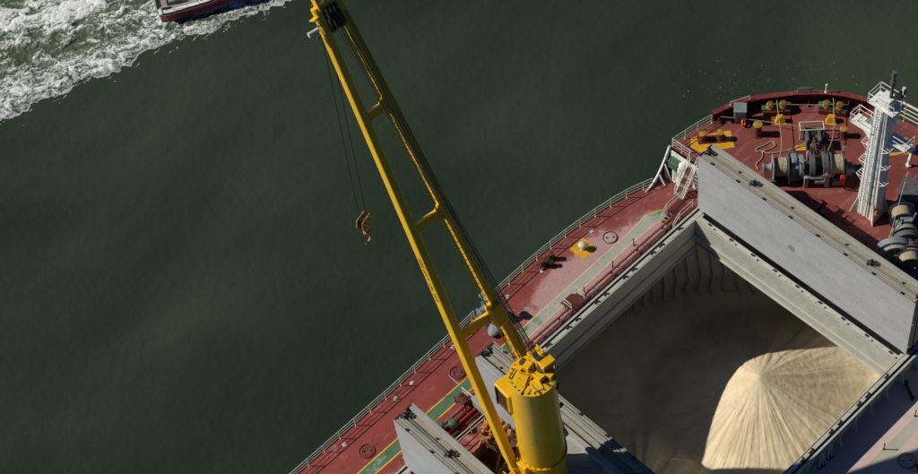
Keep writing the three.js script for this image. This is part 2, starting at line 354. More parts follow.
// walkways: green lane between yellow lines
{
  const lane = (pts, y, name, rgb) => {
    const t = texture(2048, 512, (u, v) => {
      const x = mix(-46, 4, u), z = mix(-15.5, -12.5, v), s = name === 'x' ? 1 : 1;
      const k = (fbm(x * 1.1, z * 3, 4) - 0.5) * 26 + (vn(x * 14, z * 14) - 0.5) * 10, w = sm(0.64, 0.72, fbm(x * 1.7 + 9, z * 2.5, 4));
      return mix3(mix3([rgb[0] + k, rgb[1] + k, rgb[2] + k], [120, 66, 58], w * 0.5), DUST, Math.min(0.9, dust(x, z) * 1.12));
    });
    t.wrapS = t.wrapT = THREE.MirroredRepeatWrapping;
    return new THREE.MeshStandardMaterial({ map: t, roughness: 0.62 });
  };
  const greenM = lane(null, 0, 'green', [74, 110, 78]), yelM = lane(null, 0, 'yellow', [214, 170, 44]);
  const outer = [[-46, -14.16], [-22.4, -14.24], [-9.5, -14.42], [-3.81, -14.5], [-1.18, -14.69], [0.15, -14.08]];
  const inner = [[-46, -13.12], [-22.4, -13.2], [-9.5, -13.45], [-5, -13.58], [-1.28, -13.5], [-0.15, -12.92]];
  const strip = (a, b) => [...a, ...b.slice().reverse()];
  const off = (l, d) => l.map(([x, z]) => [x, z + d]);
  const PB = [-46, 4, -15.5, -12.5];
  part('walkway_lane', slab(strip(outer, inner), 0.001, 0.005), greenM, ship, PB);
  part('walkway_line', slab(strip(off(outer, -0.06), off(outer, 0.06)), 0.001, 0.009), yelM, ship, PB);
  part('walkway_line', slab(strip(off(inner, -0.06), off(inner, 0.06)), 0.001, 0.009), yelM, ship, PB);
  const sOut = [[-46, 14.62], [1, 14.62]], sIn = [[-46, 13.58], [1, 13.58]];
  const tS = (rgb) => { const t = texture(1024, 256, (u, v) => { const x = mix(-46, 4, u), z = mix(12.5, 15.5, v), k = (fbm(x * 1.1 + 50, z * 3, 4) - 0.5) * 24 + (vn(x * 9, z * 14) - 0.5) * 9; return mix3([rgb[0] + k, rgb[1] + k, rgb[2] + k], DUST, dust(x, z) * 0.84); }); return new THREE.MeshStandardMaterial({ map: t, roughness: 0.62 }); };
  const SB = [-46, 4, 12.5, 15.5];
  part('walkway_lane', slab(strip(sIn, sOut), 0.001, 0.005), tS([74, 110, 78]), ship, SB);
  const ys = tS([214, 170, 44]);
  part('walkway_line', slab(strip(off(sOut, -0.06), off(sOut, 0.06)), 0.001, 0.009), ys, ship, SB);
  part('walkway_line', slab(strip(off(sIn, -0.06), off(sIn, 0.06)), 0.001, 0.009), ys, ship, SB);
}
// forecastle
const FY = 3;
const foreTex = texture(1024, 1024, (u, v) => {
  const x = mix(3, 20, u), z = mix(-17, 17, v);
  const k = (fbm(x * 0.3 + 20, z * 0.3, 4) - 0.5) * 26 + (fbm(x * 1.6, z * 1.6, 4) - 0.5) * 16 + (vn(x * 20, z * 20) - 0.5) * 8 + (lat(Math.floor((x + 60) / 4.1) + 9, Math.floor((z + 40) / 2.6)) - 0.5) * 7;
  let c = [126 + k, 64 + k * 0.7, 55 + k * 0.7];
  const ru = sm(0.66, 0.75, fbm(x * 1.8 + 3, z * 1.8 + 17, 4)); c = mix3(c, [84, 48, 40], ru * 0.45);
  const pale = sm(0.6, 0.74, fbm(x * 0.7 + 63, z * 2.1 + 7, 4)); c = mix3(c, [158, 112, 106], pale * 0.4);
  if (Math.abs((((z + 40) / 2.6) % 1) - 0.5) > 0.488 || Math.abs((((x + 60) / 4.1) % 1) - 0.5) > 0.492) c = mix3(c, [84, 44, 42], 0.3);
  return c;
});
M.fore = new THREE.MeshStandardMaterial({ map: foreTex, roughness: 0.6 });
part('forecastle_deck', slab(bowFull, FY - 0.06, FY), M.fore, ship, [3, 20, -17, 17]);
part('forecastle_bulkhead', [box(0.12, 2.94, 32.4, 3.7, 1.47, 0), ...[-13, -11, -9, 9, 11, 13].map((z) => box(0.1, 2.8, 0.1, 3.6, 1.45, z))], M.white, ship);
// bulwark round the bow with flat rim and stays
{
  const seg = (sgn) => {
    const l = BOW.slice(2).filter(([, z]) => z < -5.3), gs = [];
    for (let i = 1; i < l.length; i++) {
      const [ax, az] = l[i - 1], [bx, bz] = l[i], n = V(-(bz - az), 0, bx - ax).normalize();
      gs.push(slab([[ax, az], [bx, bz], [bx + n.x * 0.07, bz + n.z * 0.07], [ax + n.x * 0.07, az + n.z * 0.07]].map(([x, z]) => [x, z * sgn]), FY, FY + 1.2));
    }
    return gs;
  };
  const bw = part('bulwark', seg(1), M.redDark, ship); part('bulwark', seg(-1), M.redDark, ship);
  const rimShape = (sgn) => { const l = BOW.slice(2).filter(([, z]) => z < -5.3).map(([x, z]) => [x, z * sgn]); const c = l.map(([x, z]) => [x - 0.40 * (x - 2) / 17, z * (1 - 0.022)]); const o = l.map(([x, z]) => [x + 0.04, z * 1.006]); return slab([...o, ...c.reverse()], FY + 1.2, FY + 1.27); };
  for (const k of [1, -1]) part('rim', rimShape(k), M.red, bw);
  const L = BOW.slice(2);
  for (const s of [1, -1]) for (let k = 0, d = 0.4; k < 12; k++, d += 1.16) {
    let rest = d, i = 1; while (i < L.length) { const len = Math.hypot(L[i][0] - L[i - 1][0], L[i][1] - L[i - 1][1]); if (rest <= len) break; rest -= len; i++; }
    if (i >= L.length) break;
    const a = L[i - 1], b = L[i], t = rest / Math.hypot(b[0] - a[0], b[1] - a[1]), x = mix(a[0], b[0], t), z = mix(a[1], b[1], t);
    if (z > -5.6) break;
    const ang = Math.atan2(b[0] - a[0], b[1] - a[1]);     // tangent heading
    const g = extrude([[0, 0], [0.75, 0], [0.7, 0.12], [0.22, 0.6], [0.2, 1.19], [0, 1.19]], 0.06); g.translate(0.05, 0, -0.03);
    g.rotateY(Math.PI + ang); g.translate(x, FY, z);
    if (s < 0) { g.scale(1, 1, -1); const ix = g.index ? g.toNonIndexed() : g; const pp = ix.attributes.position.array; for (let q = 0; q < pp.length; q += 9) for (let w = 0; w < 3; w++) { const tmp = pp[q + 3 + w]; pp[q + 3 + w] = pp[q + 6 + w]; pp[q + 6 + w] = tmp; } ix.computeVertexNormals(); part('stay', ix, M.redDark, bw); }
    else part('stay', g, M.redDark, bw);
  }
}
// ------------------------------------------------ hatch coamings
function coaming(x0, x1, label, stays, parent) {
  const c = thing('hatch_coaming', label, 'hatch coaming');
  const y0 = -1.4, H = 2.1, zi = 10.2, L = x1 - x0, xm = (x0 + x1) / 2, ext = 3.0, Ls = L + ext, xs = (x0 + x1 + ext) / 2;
  for (const s of [-1, 1]) {
    const Z = (z) => s * z;
    part('side_wall', [box(L, H - y0 - 0.06, 0.05, xm, (H + y0) / 2 - 0.03, Z(zi + 0.04)), box(ext, H - 0.08, 0.05, x1 + ext / 2, H / 2 - 0.04, Z(zi + 0.04))], M.coaming, c);
    part('stiffener', [box(L - 0.1, 0.05, 0.16, xm, 0.15, Z(zi - 0.07)), box(L - 0.1, 0.1, 0.22, xm, y0 + 0.03, Z(zi - 0.09))], M.coaming, c);
    part('outer_wall', box(Ls, H - 0.3, 0.05, xs, H / 2 - 0.14, Z(zi + 0.5)), M.coaming, c);
    part('inner_lip', box(Ls, 0.1, 0.07, xs, H - 0.02, Z(zi + 0.045)), M.coaming, c);
    part('seal_groove', box(Ls, 0.05, 0.05, xs, H - 0.07, Z(zi + 0.105)), M.rubber, c);
    part('top_plate', box(Ls, 0.05, 0.30, xs, H - 0.03, Z(zi + 0.285)), M.coaming, c);
    part('drain_channel', box(Ls, 0.05, 0.21, xs, H - 0.22, Z(zi + 0.54)), M.dark, c);
    part('outer_bar', [box(Ls, 0.16, 0.16, xs, H - 0.08, Z(zi + 0.72)), box(Ls, 0.04, 0.3, xs, H - 0.26, Z(zi + 0.6))], M.coaming, c);
    for (let x = x0 + 1.1, k = 0; x < x1 - 0.5; x += k % 2 ? 1.05 : 2.25, k++) {
      const cl = part('cleat', [rbox(rr(0.35, 0.62), 0.06, 0.13, x, H + 0.02, Z(zi + 0.33), 0.02), box(0.14, 0.07, 0.12, x + 0.2, H + 0.02, Z(zi + 0.25)), box(0.3, 0.2, 0.14, x, H - 0.06, Z(zi + 0.44))], M.dark, c);
    }
    if (stays) for (let x = x0 + 0.7; x < x1 + ext; x += 1.87) {
      const g = extrude([[0, 0], [0.62, 0], [0.6, 0.12], [0.26, H - 0.34], [0, H - 0.34]], 0.05); g.translate(0, 0, -0.025);
      g.rotateY(s > 0 ? -Math.PI / 2 : Math.PI / 2); g.translate(x, 0, Z(zi + 0.53));
      part('stay', g, M.coaming, c);
    }
  }
  for (const [e, sgn] of [[x1, 1], [x0, -1]]) {
    part('end_wall', box(0.05, 3.0, 2 * zi + 0.02, e + 0.04 * sgn, 0.56, 0), M.coaming, c);
    part('end_stiffener', [box(0.16, 0.05, 2 * zi - 0.1, e - 0.08 * sgn, 0.2, 0), box(0.16, 0.06, 2 * zi - 0.2, e - 0.07 * sgn, y0 + 0.5, 0)], M.coaming, c);
    part('end_outer_wall', box(0.05, H - 0.1, 2 * zi + 0.9, e + 0.58 * sgn, H / 2 - 0.06, 0), M.redDark, c);
    part('end_lip', box(0.07, 0.1, 2 * zi, e + 0.045 * sgn, H - 0.02, 0), M.coaming, c);
    part('end_seal_groove', box(0.05, 0.05, 2 * zi, e + 0.105 * sgn, H - 0.07, 0), M.rubber, c);
    part('end_top_plate', box(0.45, 0.05, 2 * zi, e + 0.36 * sgn, H - 0.03, 0), M.coaming, c);
    for (let z = -zi + 1.2; z < zi; z += 2.3) part('cleat', [box(0.14, 0.1, 0.3, e + 0.4 * sgn, H + 0.04, z), box(0.1, 0.07, 0.12, e + 0.28 * sgn, H + 0.03, z + 0.6)], M.dark, c);
  }
  // corner plates
  for (const s of [-1, 1]) part('corner_plate', [box(0.9, 0.05, 0.6, x1 + 0.45, H - 0.032, s * (zi + 0.12)), box(0.9, 0.05, 0.6, x0 - 0.45, H - 0.032, s * (zi + 0.12))], M.coaming, c);
  return c;
}
coaming(-21.4, 0, 'pale grey steel hatch coaming around the open grain hold', true);
coaming(-54, -33.2, 'pale steel hatch coaming under the folded cover abaft the crane', false);

// ------------------------------------------------ hold interior
{
  const kn = [[-24, -14.6], [-16, -14.5], [-9.6, -14.3], [-5.9, -13.9], [-2.8, -12.9], [-0.4, -11.2], [1.2, -10.05], [3.6, -8.6], [6.2, -7.3]];
  const lo = [[-24, -14.7], [-16, -14.6], [-9.2, -14.4], [-5.6, -14.1], [-2.4, -13.1], [0.15, -11.9], [2.1, -10.3], [4.0, -8.4], [6.2, -6.9]];
  const curve = (l, f) => l.map((p) => f(p));
  const sides = [];
  for (const s of [1, -1]) {
    const rows = [curve(kn, ([x, z]) => [x - 0.3, -0.07, s * (z - 0.6)]), curve(kn, ([x, z]) => [x, -7, s * z]), curve(lo, ([x, z]) => [x, -10, s * z]), curve(lo, ([x, z]) => [x + 0.8, -16, s * (z + 2.4)])];
    for (let r = 0; r < 3; r++) for (let i = 1; i < kn.length; i++) sides.push(rows[r][i - 1], rows[r][i], rows[r + 1][i - 1], rows[r][i], rows[r + 1][i], rows[r + 1][i - 1]);
  }
  const g = new THREE.BufferGeometry(); g.setAttribute('position', new THREE.Float32BufferAttribute(sides.flat(), 3)); g.computeVertexNormals(); g.setAttribute('uv', new THREE.Float32BufferAttribute(new Float32Array(sides.length * 2), 2));
  const wall = part('hold_wall', [g, box(0.1, 16, 18, 6.25, -8.0, 0), box(0.1, 16, 31, -23.6, -8.0, 0)], M.coaming, ship);
  // frames standing on the hold side
  const path = (l, t) => { const f = t * (l.length - 1), i = Math.min(l.length - 2, Math.floor(f)), u = f - i; return [mix(l[i][0], l[i + 1][0], u), mix(l[i][1], l[i + 1][1], u)]; };
  const alongX = (l, x) => { for (let i = 1; i < l.length; i++) if (x <= l[i][0]) { const u = (x - l[i - 1][0]) / (l[i][0] - l[i - 1][0]); return mix(l[i - 1][1], l[i][1], u); } return l.at(-1)[1]; };
  for (const s of [1, -1]) for (let k = 0; k < 32; k++) {
    const x = -22 + k * 0.88; if (x > 5.6) continue;
    const z = alongX(kn, x), z2 = alongX(lo, x + 0.25), nz = 0.2, nx = x > -6 ? -0.12 : 0;
    const rib = [rod([x - 0.3 + nx, -0.2, s * (z - 0.38)], [x + nx, -7, s * (z + nz)], 0.1, 4), rod([x + nx, -6.95, s * (z + nz)], [x + 0.3 + nx, -10.1, s * (z2 + nz)], 0.1, 4), rod([x + 0.3 + nx, -10, s * (z2 + nz)], [x + 0.8, -14, s * (z2 + 1.7)], 0.1, 4)];
    part('hold_frame', rib, M.coaming, wall);
  }
  for (let z = -6; z <= 9; z += 1.5) part('bulkhead_frame', rod([6.12, -0.2, z], [6.12, -14, z], 0.09, 4), M.coaming, wall);
}
// cargo: meal heaped in cones
{
  const hgt = (x, z) => {
    const dx = x + 4, dz = z - 0.4, d = Math.hypot(dx, dz), a = Math.atan2(dz, dx);
    const a0 = a; const rill = (vn(a * 5 + 60, d * 0.10) - 0.5) * 0.09 + (vn((a + (fbm(x * 0.35, z * 0.35, 2) - 0.5) * 0.12) * 13 + 100, d * 0.12) - 0.5) * 0.075 + (vn((a + (fbm(x * 0.5, z * 0.5, 2) - 0.5) * 0.1) * 29 + 20, d * 0.25) - 0.5) * 0.05 + (vn(a * 70 + 3, d * 0.3) - 0.5) * 0.03 + (fbm(x * 0.9, z * 0.9 + 40, 3) - 0.5) * 0.05;
    const w = sm(0.2, 3, d);
    const c1 = -6 - 0.535 * (Math.sqrt(d * d + 0.06) - 0.2) + rill * w * (1 + d * 0.05) + 0.0022 * d * d;
    const d2 = Math.hypot(x + 19.2, z - 1.0), a2 = Math.atan2(z - 1, x + 19.2), c2 = -6.3 - 0.5 * d2 + (vn(a2 * 14 + 30, d2 * 0.15) - 0.5) * 0.3 * sm(0.2, 3, d2);
    const base = -11.9 + 0.145 * Math.max(0, Math.abs(z) - 1.5) + 0.012 * Math.pow(Math.max(0, -x - 6), 1.4) + (fbm(x * 0.3, z * 0.3, 4) - 0.5) * 0.35;
    const k = 5, m = Math.max(c1, c2, base);
    return m + Math.log(Math.exp(k * (c1 - m)) + Math.exp(k * (c2 - m)) + Math.exp(k * (base - m))) / k + (fbm(x * 3, z * 3, 3) - 0.5) * 0.05;
  };
  const X0 = -23.5, X1 = 6.2, Z0 = -14.8, Z1 = 14.8, NX = 360, NZ = 350, pos = [], uv = [], idx = [];
  for (let j = 0; j <= NZ; j++) for (let i = 0; i <= NX; i++) { const x = mix(X0, X1, i / NX), z = mix(Z0, Z1, j / NZ); pos.push(x, hgt(x, z), z); uv.push(i / NX, j / NZ); }
  for (let j = 0; j < NZ; j++) for (let i = 0; i < NX; i++) { const a = j * (NX + 1) + i, b = a + 1, c = a + NX + 1, d = c + 1; idx.push(a, c, b, b, c, d); }
  const g = new THREE.BufferGeometry(); g.setAttribute('position', new THREE.Float32BufferAttribute(pos, 3)); g.setAttribute('uv', new THREE.Float32BufferAttribute(uv, 2)); g.setIndex(idx); g.computeVertexNormals();
  const map = texture(1024, 1024, (u, v) => {
    const x = mix(X0, X1, u), z = mix(Z0, Z1, v), dx = x + 4, dz = z - 0.4, d = Math.hypot(dx, dz), a = Math.atan2(dz, dx);
    const aw = a + (fbm(x * 0.4, z * 0.4 + 7, 3) - 0.5) * 0.35, st = (vn(aw * 34 + 11, d * 0.16) - 0.5) * 10 * sm(1, 6, d) + (vn(x * 34, z * 34) - 0.5) * 12 + (vn(aw * 9 + 80, d * 0.13) - 0.5) * 12 + (vn(x * 22, z * 22) - 0.5) * 12 + (fbm(x * 0.8, z * 0.8, 4) - 0.5) * 22;
    const slump = sm(0.58, 0.7, fbm(x * 0.55 + 3, z * 0.55 + 90, 5));
    return mix3([223 + st, 207 + st * 0.98, 174 + st * 0.9], [202, 182, 144], slump * 0.35);
  });
  const o = new THREE.Mesh(g, new THREE.MeshStandardMaterial({ map, roughness: 0.95 })); o.name = 'grain_heap';
  o.userData = { kind: 'stuff', label: 'pale tan bulk meal heaped in cones inside the open hold', category: 'cargo' }; add(o, scene);
}

// ---------------------------------------------------------------- folded hatch covers
// local frame: x = 0 at the hold side, thickness along +x, z across, y up from the coaming
function coverPair(label, pos, turn, depth, width, H) {
  const t = thing('hatch_cover', label, 'hatch cover', pos, turn, 'folded steel hatch covers');
  const w = width, a1 = depth * 0.40, b0 = depth * 0.465;
  const pa = part('panel', [box(0.04, H, w, 0.02, H / 2, 0)], M.cover, t);
  part('panel_web', [box(a1 - 0.06, 0.05, w - 0.1, a1 / 2 + 0.01, H - 0.14, 0), box(a1 - 0.06, 0.05, w - 0.1, a1 / 2 + 0.01, 0.05, 0), ...[-1, 1].map((s) => box(a1 - 0.05, H - 0.1, 0.05, a1 / 2 + 0.01, H / 2 - 0.02, s * (w / 2 - 0.06)))], M.coverTop, pa);
  part('panel_strip', box(0.2, 0.09, w - 0.3, 0.20, H - 0.08, 0), M.coverTop, pa);
  part('panel_strip', [box(0.12, 0.13, w - 0.3, depth * 0.23, H - 0.06, 0), box(0.12, 0.13, w - 0.3, depth * 0.315, H - 0.06, 0)], M.coverFlange, pa);
  part('rubber_seal', box(0.05, 0.08, w - 0.2, 0.075, H - 0.085, 0), M.rubber, pa);
  part('inner_plate', box(0.04, H - 0.1, w - 0.05, a1, H / 2 - 0.06, 0), M.coverFlange, pa);
  const pb = part('panel', [box(0.04, H - 0.05, w, depth - 0.02, H / 2, 0)], M.cover, t);
  part('panel_web', [box(depth - b0 - 0.06, 0.05, w - 0.1, (depth + b0) / 2, H - 0.30, 0), box(depth - b0 - 0.06, 0.05, w - 0.1, (depth + b0) / 2, 0.05, 0), ...[-1, 1].map((s) => box(depth - b0 - 0.05, H - 0.1, 0.05, (depth + b0) / 2, H / 2 - 0.03, s * (w / 2 - 0.06)))], M.coverTop, pb);
  part('panel_flange', [rbox(depth * 0.24, 0.26, w - 0.02, depth * 0.875, H - 0.12, 0, 0.05)], M.coverFlange, pb);
  part('inner_plate', box(0.04, H - 0.1, w - 0.05, b0, H / 2 - 0.04, 0), M.coverFlange, pb);
  // cleats along the hold side, stoppers in the trough
  const n = 8;
  for (let i = 0; i < n; i++) {
    const z = (i + 0.5 - n / 2) * (w / n);
    part('cleat', [box(0.14, 0.12, 0.22, 0.12, H + 0.02, z), box(0.1, 0.2, 0.12, 0.16, H - 0.06, z + 0.1)], M.dark, pa);
    if (i % 2) part('stopper', [box(0.16, 0.1, 0.16, depth * 0.6, H - 0.24, z - 0.6), cyl(0.05, 0.05, 0.16, depth * 0.6, H - 0.18, z - 0.6, 'y', 8)], M.greyDark, pb);
  }
  for (const z of [-w / 2 + 0.28, -w / 4 - 0.35, w / 4 + 0.5, w / 2 - 0.28]) {
    part('hinge', [rbox(depth * 0.42, 0.22, 0.2, depth * 0.44, H - 0.08, z, 0.04), cyl(0.15, 0.15, 0.34, depth * 0.43, H, z, 'z', 12), box(0.1, 0.3, 0.42, depth * 0.33, H - 0.06, z + 0.1), box(0.34, 0.1, 0.12, depth * 0.58, H - 0.04, z + 0.32, 0, 0.6)], M.dark, t);
  }
  for (const s of [-1, 1]) {
    part('wheel', [cyl(0.24, 0.24, 0.14, 0.35, -0.02, s * (w / 2 + 0.08), 'z', 18), cyl(0.09, 0.09, 0.3, 0.35, -0.02, s * (w / 2 + 0.02), 'z', 10)], M.greyDark, t);
    part('end_frame', [box(depth * 0.3, 0.1, 0.12, depth * 0.22, H - 0.05, s * (w / 2 - 0.02)), box(depth * 0.3, 0.1, 0.12, depth * 0.75, H - 0.02, s * (w / 2 - 0.02)), box(0.08, H, 0.08, depth * 0.43, H / 2 - 0.1, s * (w / 2 - 0.02))], M.dark, t);
    part('lifting_lug', [cyl(0.07, 0.07, 0.16, 0.03, H * 0.15, s * (w / 2 + 0.05), 'z', 8), cyl(0.07, 0.07, 0.16, 0.03, H * 0.6, s * (w / 2 + 0.05), 'z', 8)], M.greyBlue, t);
  }
  for (const s of [-1, 1]) part('rest_bracket', [box(depth - 0.3, 0.36, 0.3, depth / 2, -0.14, s * (w / 2 - 0.4))], M.coaming, t);
  return t;
}
const CW = 21.2, CH = 6.8;
const fwdCover = coverPair('tall grey folded hatch cover standing between the forecastle and open hold', [0.98, 2.27, -0.22], 0, 1.78, CW, CH);
{ // round patch and lashing eye on the lit face
  part('patch_plate', [cyl(0.32, 0.32, 0.03, -0.015, 3.3, -0.9, 'x', 24)], M.coverTop, fwdCover);
}
coverPair('grey folded hatch cover standing between the open hold and the yellow crane', [-22.3, 2.27, 0.05], Math.PI, 2.0, 20.9, 6.6);
coverPair('grey folded hatch cover abaft the crane beside the brown grab', [-32.15, 2.27, -0.25], 0, 2.0, CW, CH);

// ---------------------------------------------------------------- crane
{
  const CX = -27.4;
  const cr = thing('deck_crane', 'tall yellow deck crane with raised twin leg jib', 'crane', [CX, 0, 0]);
  part('pedestal', [lathe([[1.75, 0], [1.75, 6.5], [1.55, 9.0], [1.55, 11.2]], 0, 0, 0, 40)], M.yellow, cr);
  part('deckhouse', [rbox(4.6, 4.2, 7.6, 0.2, 2.1, 0.6, 0.3)], M.white, cr);
  part('house_roof', [cyl(3.1, 3.1, 0.12, 1.0, 8.4, 0.4, 'y', 40)], M.coverFlange, cr);
  for (let k = 0; k < 10; k++) { const a = k / 10 * Math.PI * 2; part('roof_bracket', extrude([[0, 0], [1.3, 0], [1.3, -0.15], [0, -1.5]], 0.06).translate(1.5, 8.33, -0.03).rotateY(a), M.coverFlange, cr); }
  part('slew_ring', [cyl(1.78, 1.78, 0.3, 0, 11.8, 0, 'y', 48), cyl(1.72, 1.55, 0.6, 0, 11.35, 0, 'y', 48), rbox(0.5, 1.3, 1.0, -1.75, 11.2, -0.15, 0.06), rbox(0.5, 1.3, 1.0, 1.75, 11.2, -0.15, 0.06)], M.yellow, cr);
  for (let k = 0; k < 26; k++) { const a = k / 26 * Math.PI * 2; part('bolt', cyl(0.05, 0.05, 0.08, Math.cos(a) * 1.7, 11.98, Math.sin(a) * 1.7, 'y', 6), M.yellow, cr); }
  const col = part('column', [lathe([[1.64, 11.95], [1.64, 12.15], [1.6, 12.2], [1.6, 14.6], [1.56, 17.5], [1.55, 21.35], [1.58, 21.38], [1.58, 21.48], [0, 21.48]], 0, 0, 0, 64)], M.yellow, cr);
  for (const pr of [[[1.595, 14.55], [1.615, 14.58], [1.595, 14.61]], [[1.555, 17.46], [1.575, 17.5], [1.555, 17.54]]]) part('weld_band', lathe(pr, 0, 0, 0, 48), M.yellow, col);
  // roof plates
  part('roof_hatch', [rbox(0.9, 0.1, 0.75, -0.75, 21.54, -0.2, 0.03, 0, 0.5), rbox(0.06, 0.12, 0.7, -0.3, 21.62, -0.45, 0.02, 0, 0.5)], M.yellow, col);
  part('roof_hatch', [rbox(0.7, 0.08, 0.9, -0.35, 21.53, 0.75, 0.03, 0, -0.4)], M.yellow, col);
  part('roof_hatch', [rbox(0.6, 0.06, 0.45, -1.0, 21.51, 0.55, 0.02, 0, 0.2)], M.yellow, col);
  part('roof_rib', [box(2.7, 0.1, 0.05, -0.2, 21.53, 0.18, 0, 0.25), box(0.05, 0.1, 1.6, 0.1, 21.53, 0.85, 0, 0.3), box(0.05, 0.09, 1.0, -0.6, 21.53, 1.0, 0, -0.1)], M.rustDark, col);
  for (let k = 0; k < 14; k++) { const a = 1.2 + k * 0.26; part('roof_bolt', cyl(0.045, 0.045, 0.08, Math.cos(a) * 1.4, 21.52, Math.sin(a) * 1.4, 'y', 6), M.rustDark, col); }
  // sheave box at the head of the column
  const az = THREE.MathUtils.degToRad(-84), dir = V(Math.cos(az), 0, Math.sin(az)), per = V(-dir.z, 0, dir.x);
  const hx = per.x, hz = per.z;
  const sb = part('sheave_frame', [
    rbox(0.1, 1.1, 1.7, hx * 0.62, 21.95, -0.15, 0.03, 0, -0.1), rbox(0.1, 1.1, 1.7, hx * 1.42, 21.95, -0.15, 0.03, 0, -0.1),
    rbox(0.98, 0.16, 0.6, hx * 1.02, 22.45, 0.45, 0.03, 0, -0.1), rbox(0.98, 0.1, 0.3, hx * 1.02, 22.45, -0.75, 0.03, 0, -0.1), rbox(1.1, 0.9, 0.12, hx * 1.02, 21.9, 0.6, 0.03, 0, -0.1),
    rbox(0.8, 0.5, 0.7, hx * 0.3, 21.65, 0.5, 0.05)], M.yellow, col);
  for (let k = 0; k < 5; k++) part('sheave', [cyl(0.42, 0.42, 0.05, 0, 0, 0, 'x', 20), cyl(0.36, 0.36, 0.1, 0.06, 0, 0, 'x', 20)].map((g) => g.rotateY(-0.1).translate(0.62 + k * 0.11, 22.15, -0.25)), M.greyDark, col);
  for (const [x, y, z, a, b, c, m] of [[0.2, 21.75, -0.55, 0.6, 0.5, 0.5, 0], [0.25, 21.7, -1.05, 0.45, 0.4, 0.35, 1], [0.45, 21.8, 0.35, 0.3, 0.6, 0.4, 1], [-0.2, 21.62, -0.95, 0.4, 0.26, 0.5, 0], [0.75, 21.7, 1.0, 0.5, 0.4, 0.4, 0], [1.15, 22.6, -0.2, 0.3, 0.2, 0.5, 0], [0.35, 22.0, -0.1, 0.18, 0.9, 0.2, 1]]) part('head_fitting', rbox(a, b, c, x, y, z, 0.05, 0, 0.2), m ? M.rustDark : M.yellow, col);
  part('head_rail', [...polyline([[1.45, 21.5, 0.5], [1.45, 22.3, 0.5], [1.1, 22.3, 1.05], [1.1, 21.5, 1.05]], 0.03)], M.yellow, col);
  part('grease_pipe', [tube([[-1.2, 21.6, -0.9], [-0.4, 21.62, -1.1], [0.05, 21.75, -0.6], [0.05, 21.9, 0.3]], 0.035, 24), tube([[0.1, 21.55, 1.2], [0.6, 21.6, 0.9], [1.2, 21.55, 0.9]], 0.035, 20)], M.rustDark, col);
  part('door', [rbox(0.06, 1.9, 0.8, 1.56, 13.4, 0.35, 0.03, 0, -0.2)], M.yellow, col);
  part('side_vent', [rbox(0.5, 0.1, 0.16, 1.0, 20.3, 1.24, 0.02, 0, 0.68)], M.dark, col);
  part('side_light', [cyl(0.14, 0.18, 0.3, 1.75, 16.2, 0.5, 'x', 12)], M.greyDark, col);
  // driver's cab on the jib side
  const kx = dir.x * 1.95 - per.x * 0.55, kz = dir.z * 1.95, ky = 17.6;
  const cab = part('cab', [rbox(1.7, 2.3, 1.6, kx, ky, kz, 0.12, 0, -0.1)], M.yellow, cr);
  const cw = (x, y, z, w, h, d) => part('cab_window', [rbox(w, h, d, kx + x, ky + y, kz + z, 0.02, 0, -0.1)], M.glass, cab);
  cw(-0.86, 0.1, -0.1, 0.05, 1.6, 1.1); cw(0.08, 0.1, -0.8, 1.3, 1.8, 0.05); cw(0.86, 0.2, 0, 0.05, 1.1, 1.0);
  part('cab_frame', [box(0.08, 2.2, 0.08, kx - 0.88, ky, kz - 0.62, 0, -0.1), box(0.1, 0.1, 1.6, kx - 0.88, ky - 0.85, kz, 0, -0.1)], M.rustDark, cab);
  part('cab_stay', [rbox(1.2, 0.25, 1.0, kx + 0.3, ky + 1.0, -1.3, 0.05)], M.yellow, cab);
  part('cab_stay', [rbox(0.16, 1.6, 1.0, kx - 0.4, ky - 1.7, -1.45, 0.04)], M.yellow, cab);
  part('cab_stay', [rbox(0.16, 1.6, 1.0, kx + 0.5, ky - 1.7, -1.45, 0.04)], M.yellow, cab);
  // service platform with grating on the aft side
  const pf = part('platform', [box(1.5, 0.06, 2.6, -2.4, 10.9, 0.6)], M.yellowDeck, cr);
  for (let k = 0; k < 14; k++) part('grating_bar', box(1.46, 0.05, 0.04, -2.4, 10.96, -0.6 + k * 0.185), M.yellow, pf);
  part('platform_rail', [...polyline([[-1.8, 11, 1.9], [-1.8, 12, 1.9], [-3.15, 12, 1.9], [-3.15, 12, -0.6], [-3.15, 11, -0.6]], 0.035), ...polyline([[-1.8, 11.5, 1.9], [-3.15, 11.5, 1.9], [-3.15, 11.5, -0.6]], 0.03), rod([-3.15, 11, 1.9], [-3.15, 12, 1.9], 0.035), rod([-3.15, 11, 0.65], [-3.15, 12, 0.65], 0.035)], M.yellow, cr);
  part('brace_rod', [rod([1.4, 10.2, 0.9], [2.9, 8.9, 1.3], 0.06), rod([0.9, 10.1, 1.4], [2.3, 8.7, 2.3], 0.06), rod([0.2, 10.0, 1.7], [0.9, 8.6, 3.0], 0.06)], M.rust, cr);
  // ---- jib
  const jib = new THREE.Group(); jib.name = 'jib'; cr.add(jib);
  const el = THREE.MathUtils.degToRad(62.2), jd = dir.clone().multiplyScalar(Math.cos(el)).add(V(0, Math.sin(el), 0)), jn = new THREE.Vector3().crossVectors(per, jd);
  const basis = new THREE.Matrix4().makeBasis(per, jd, jn); jib.quaternion.setFromRotationMatrix(basis);
  jib.position.set(dir.x * 0.45, 11.0, dir.z * 0.45);
  const JL = 36.2, W0 = 2.18, W1 = 0.72;
  const legAt = (y) => mix(W0, W1, y / JL);
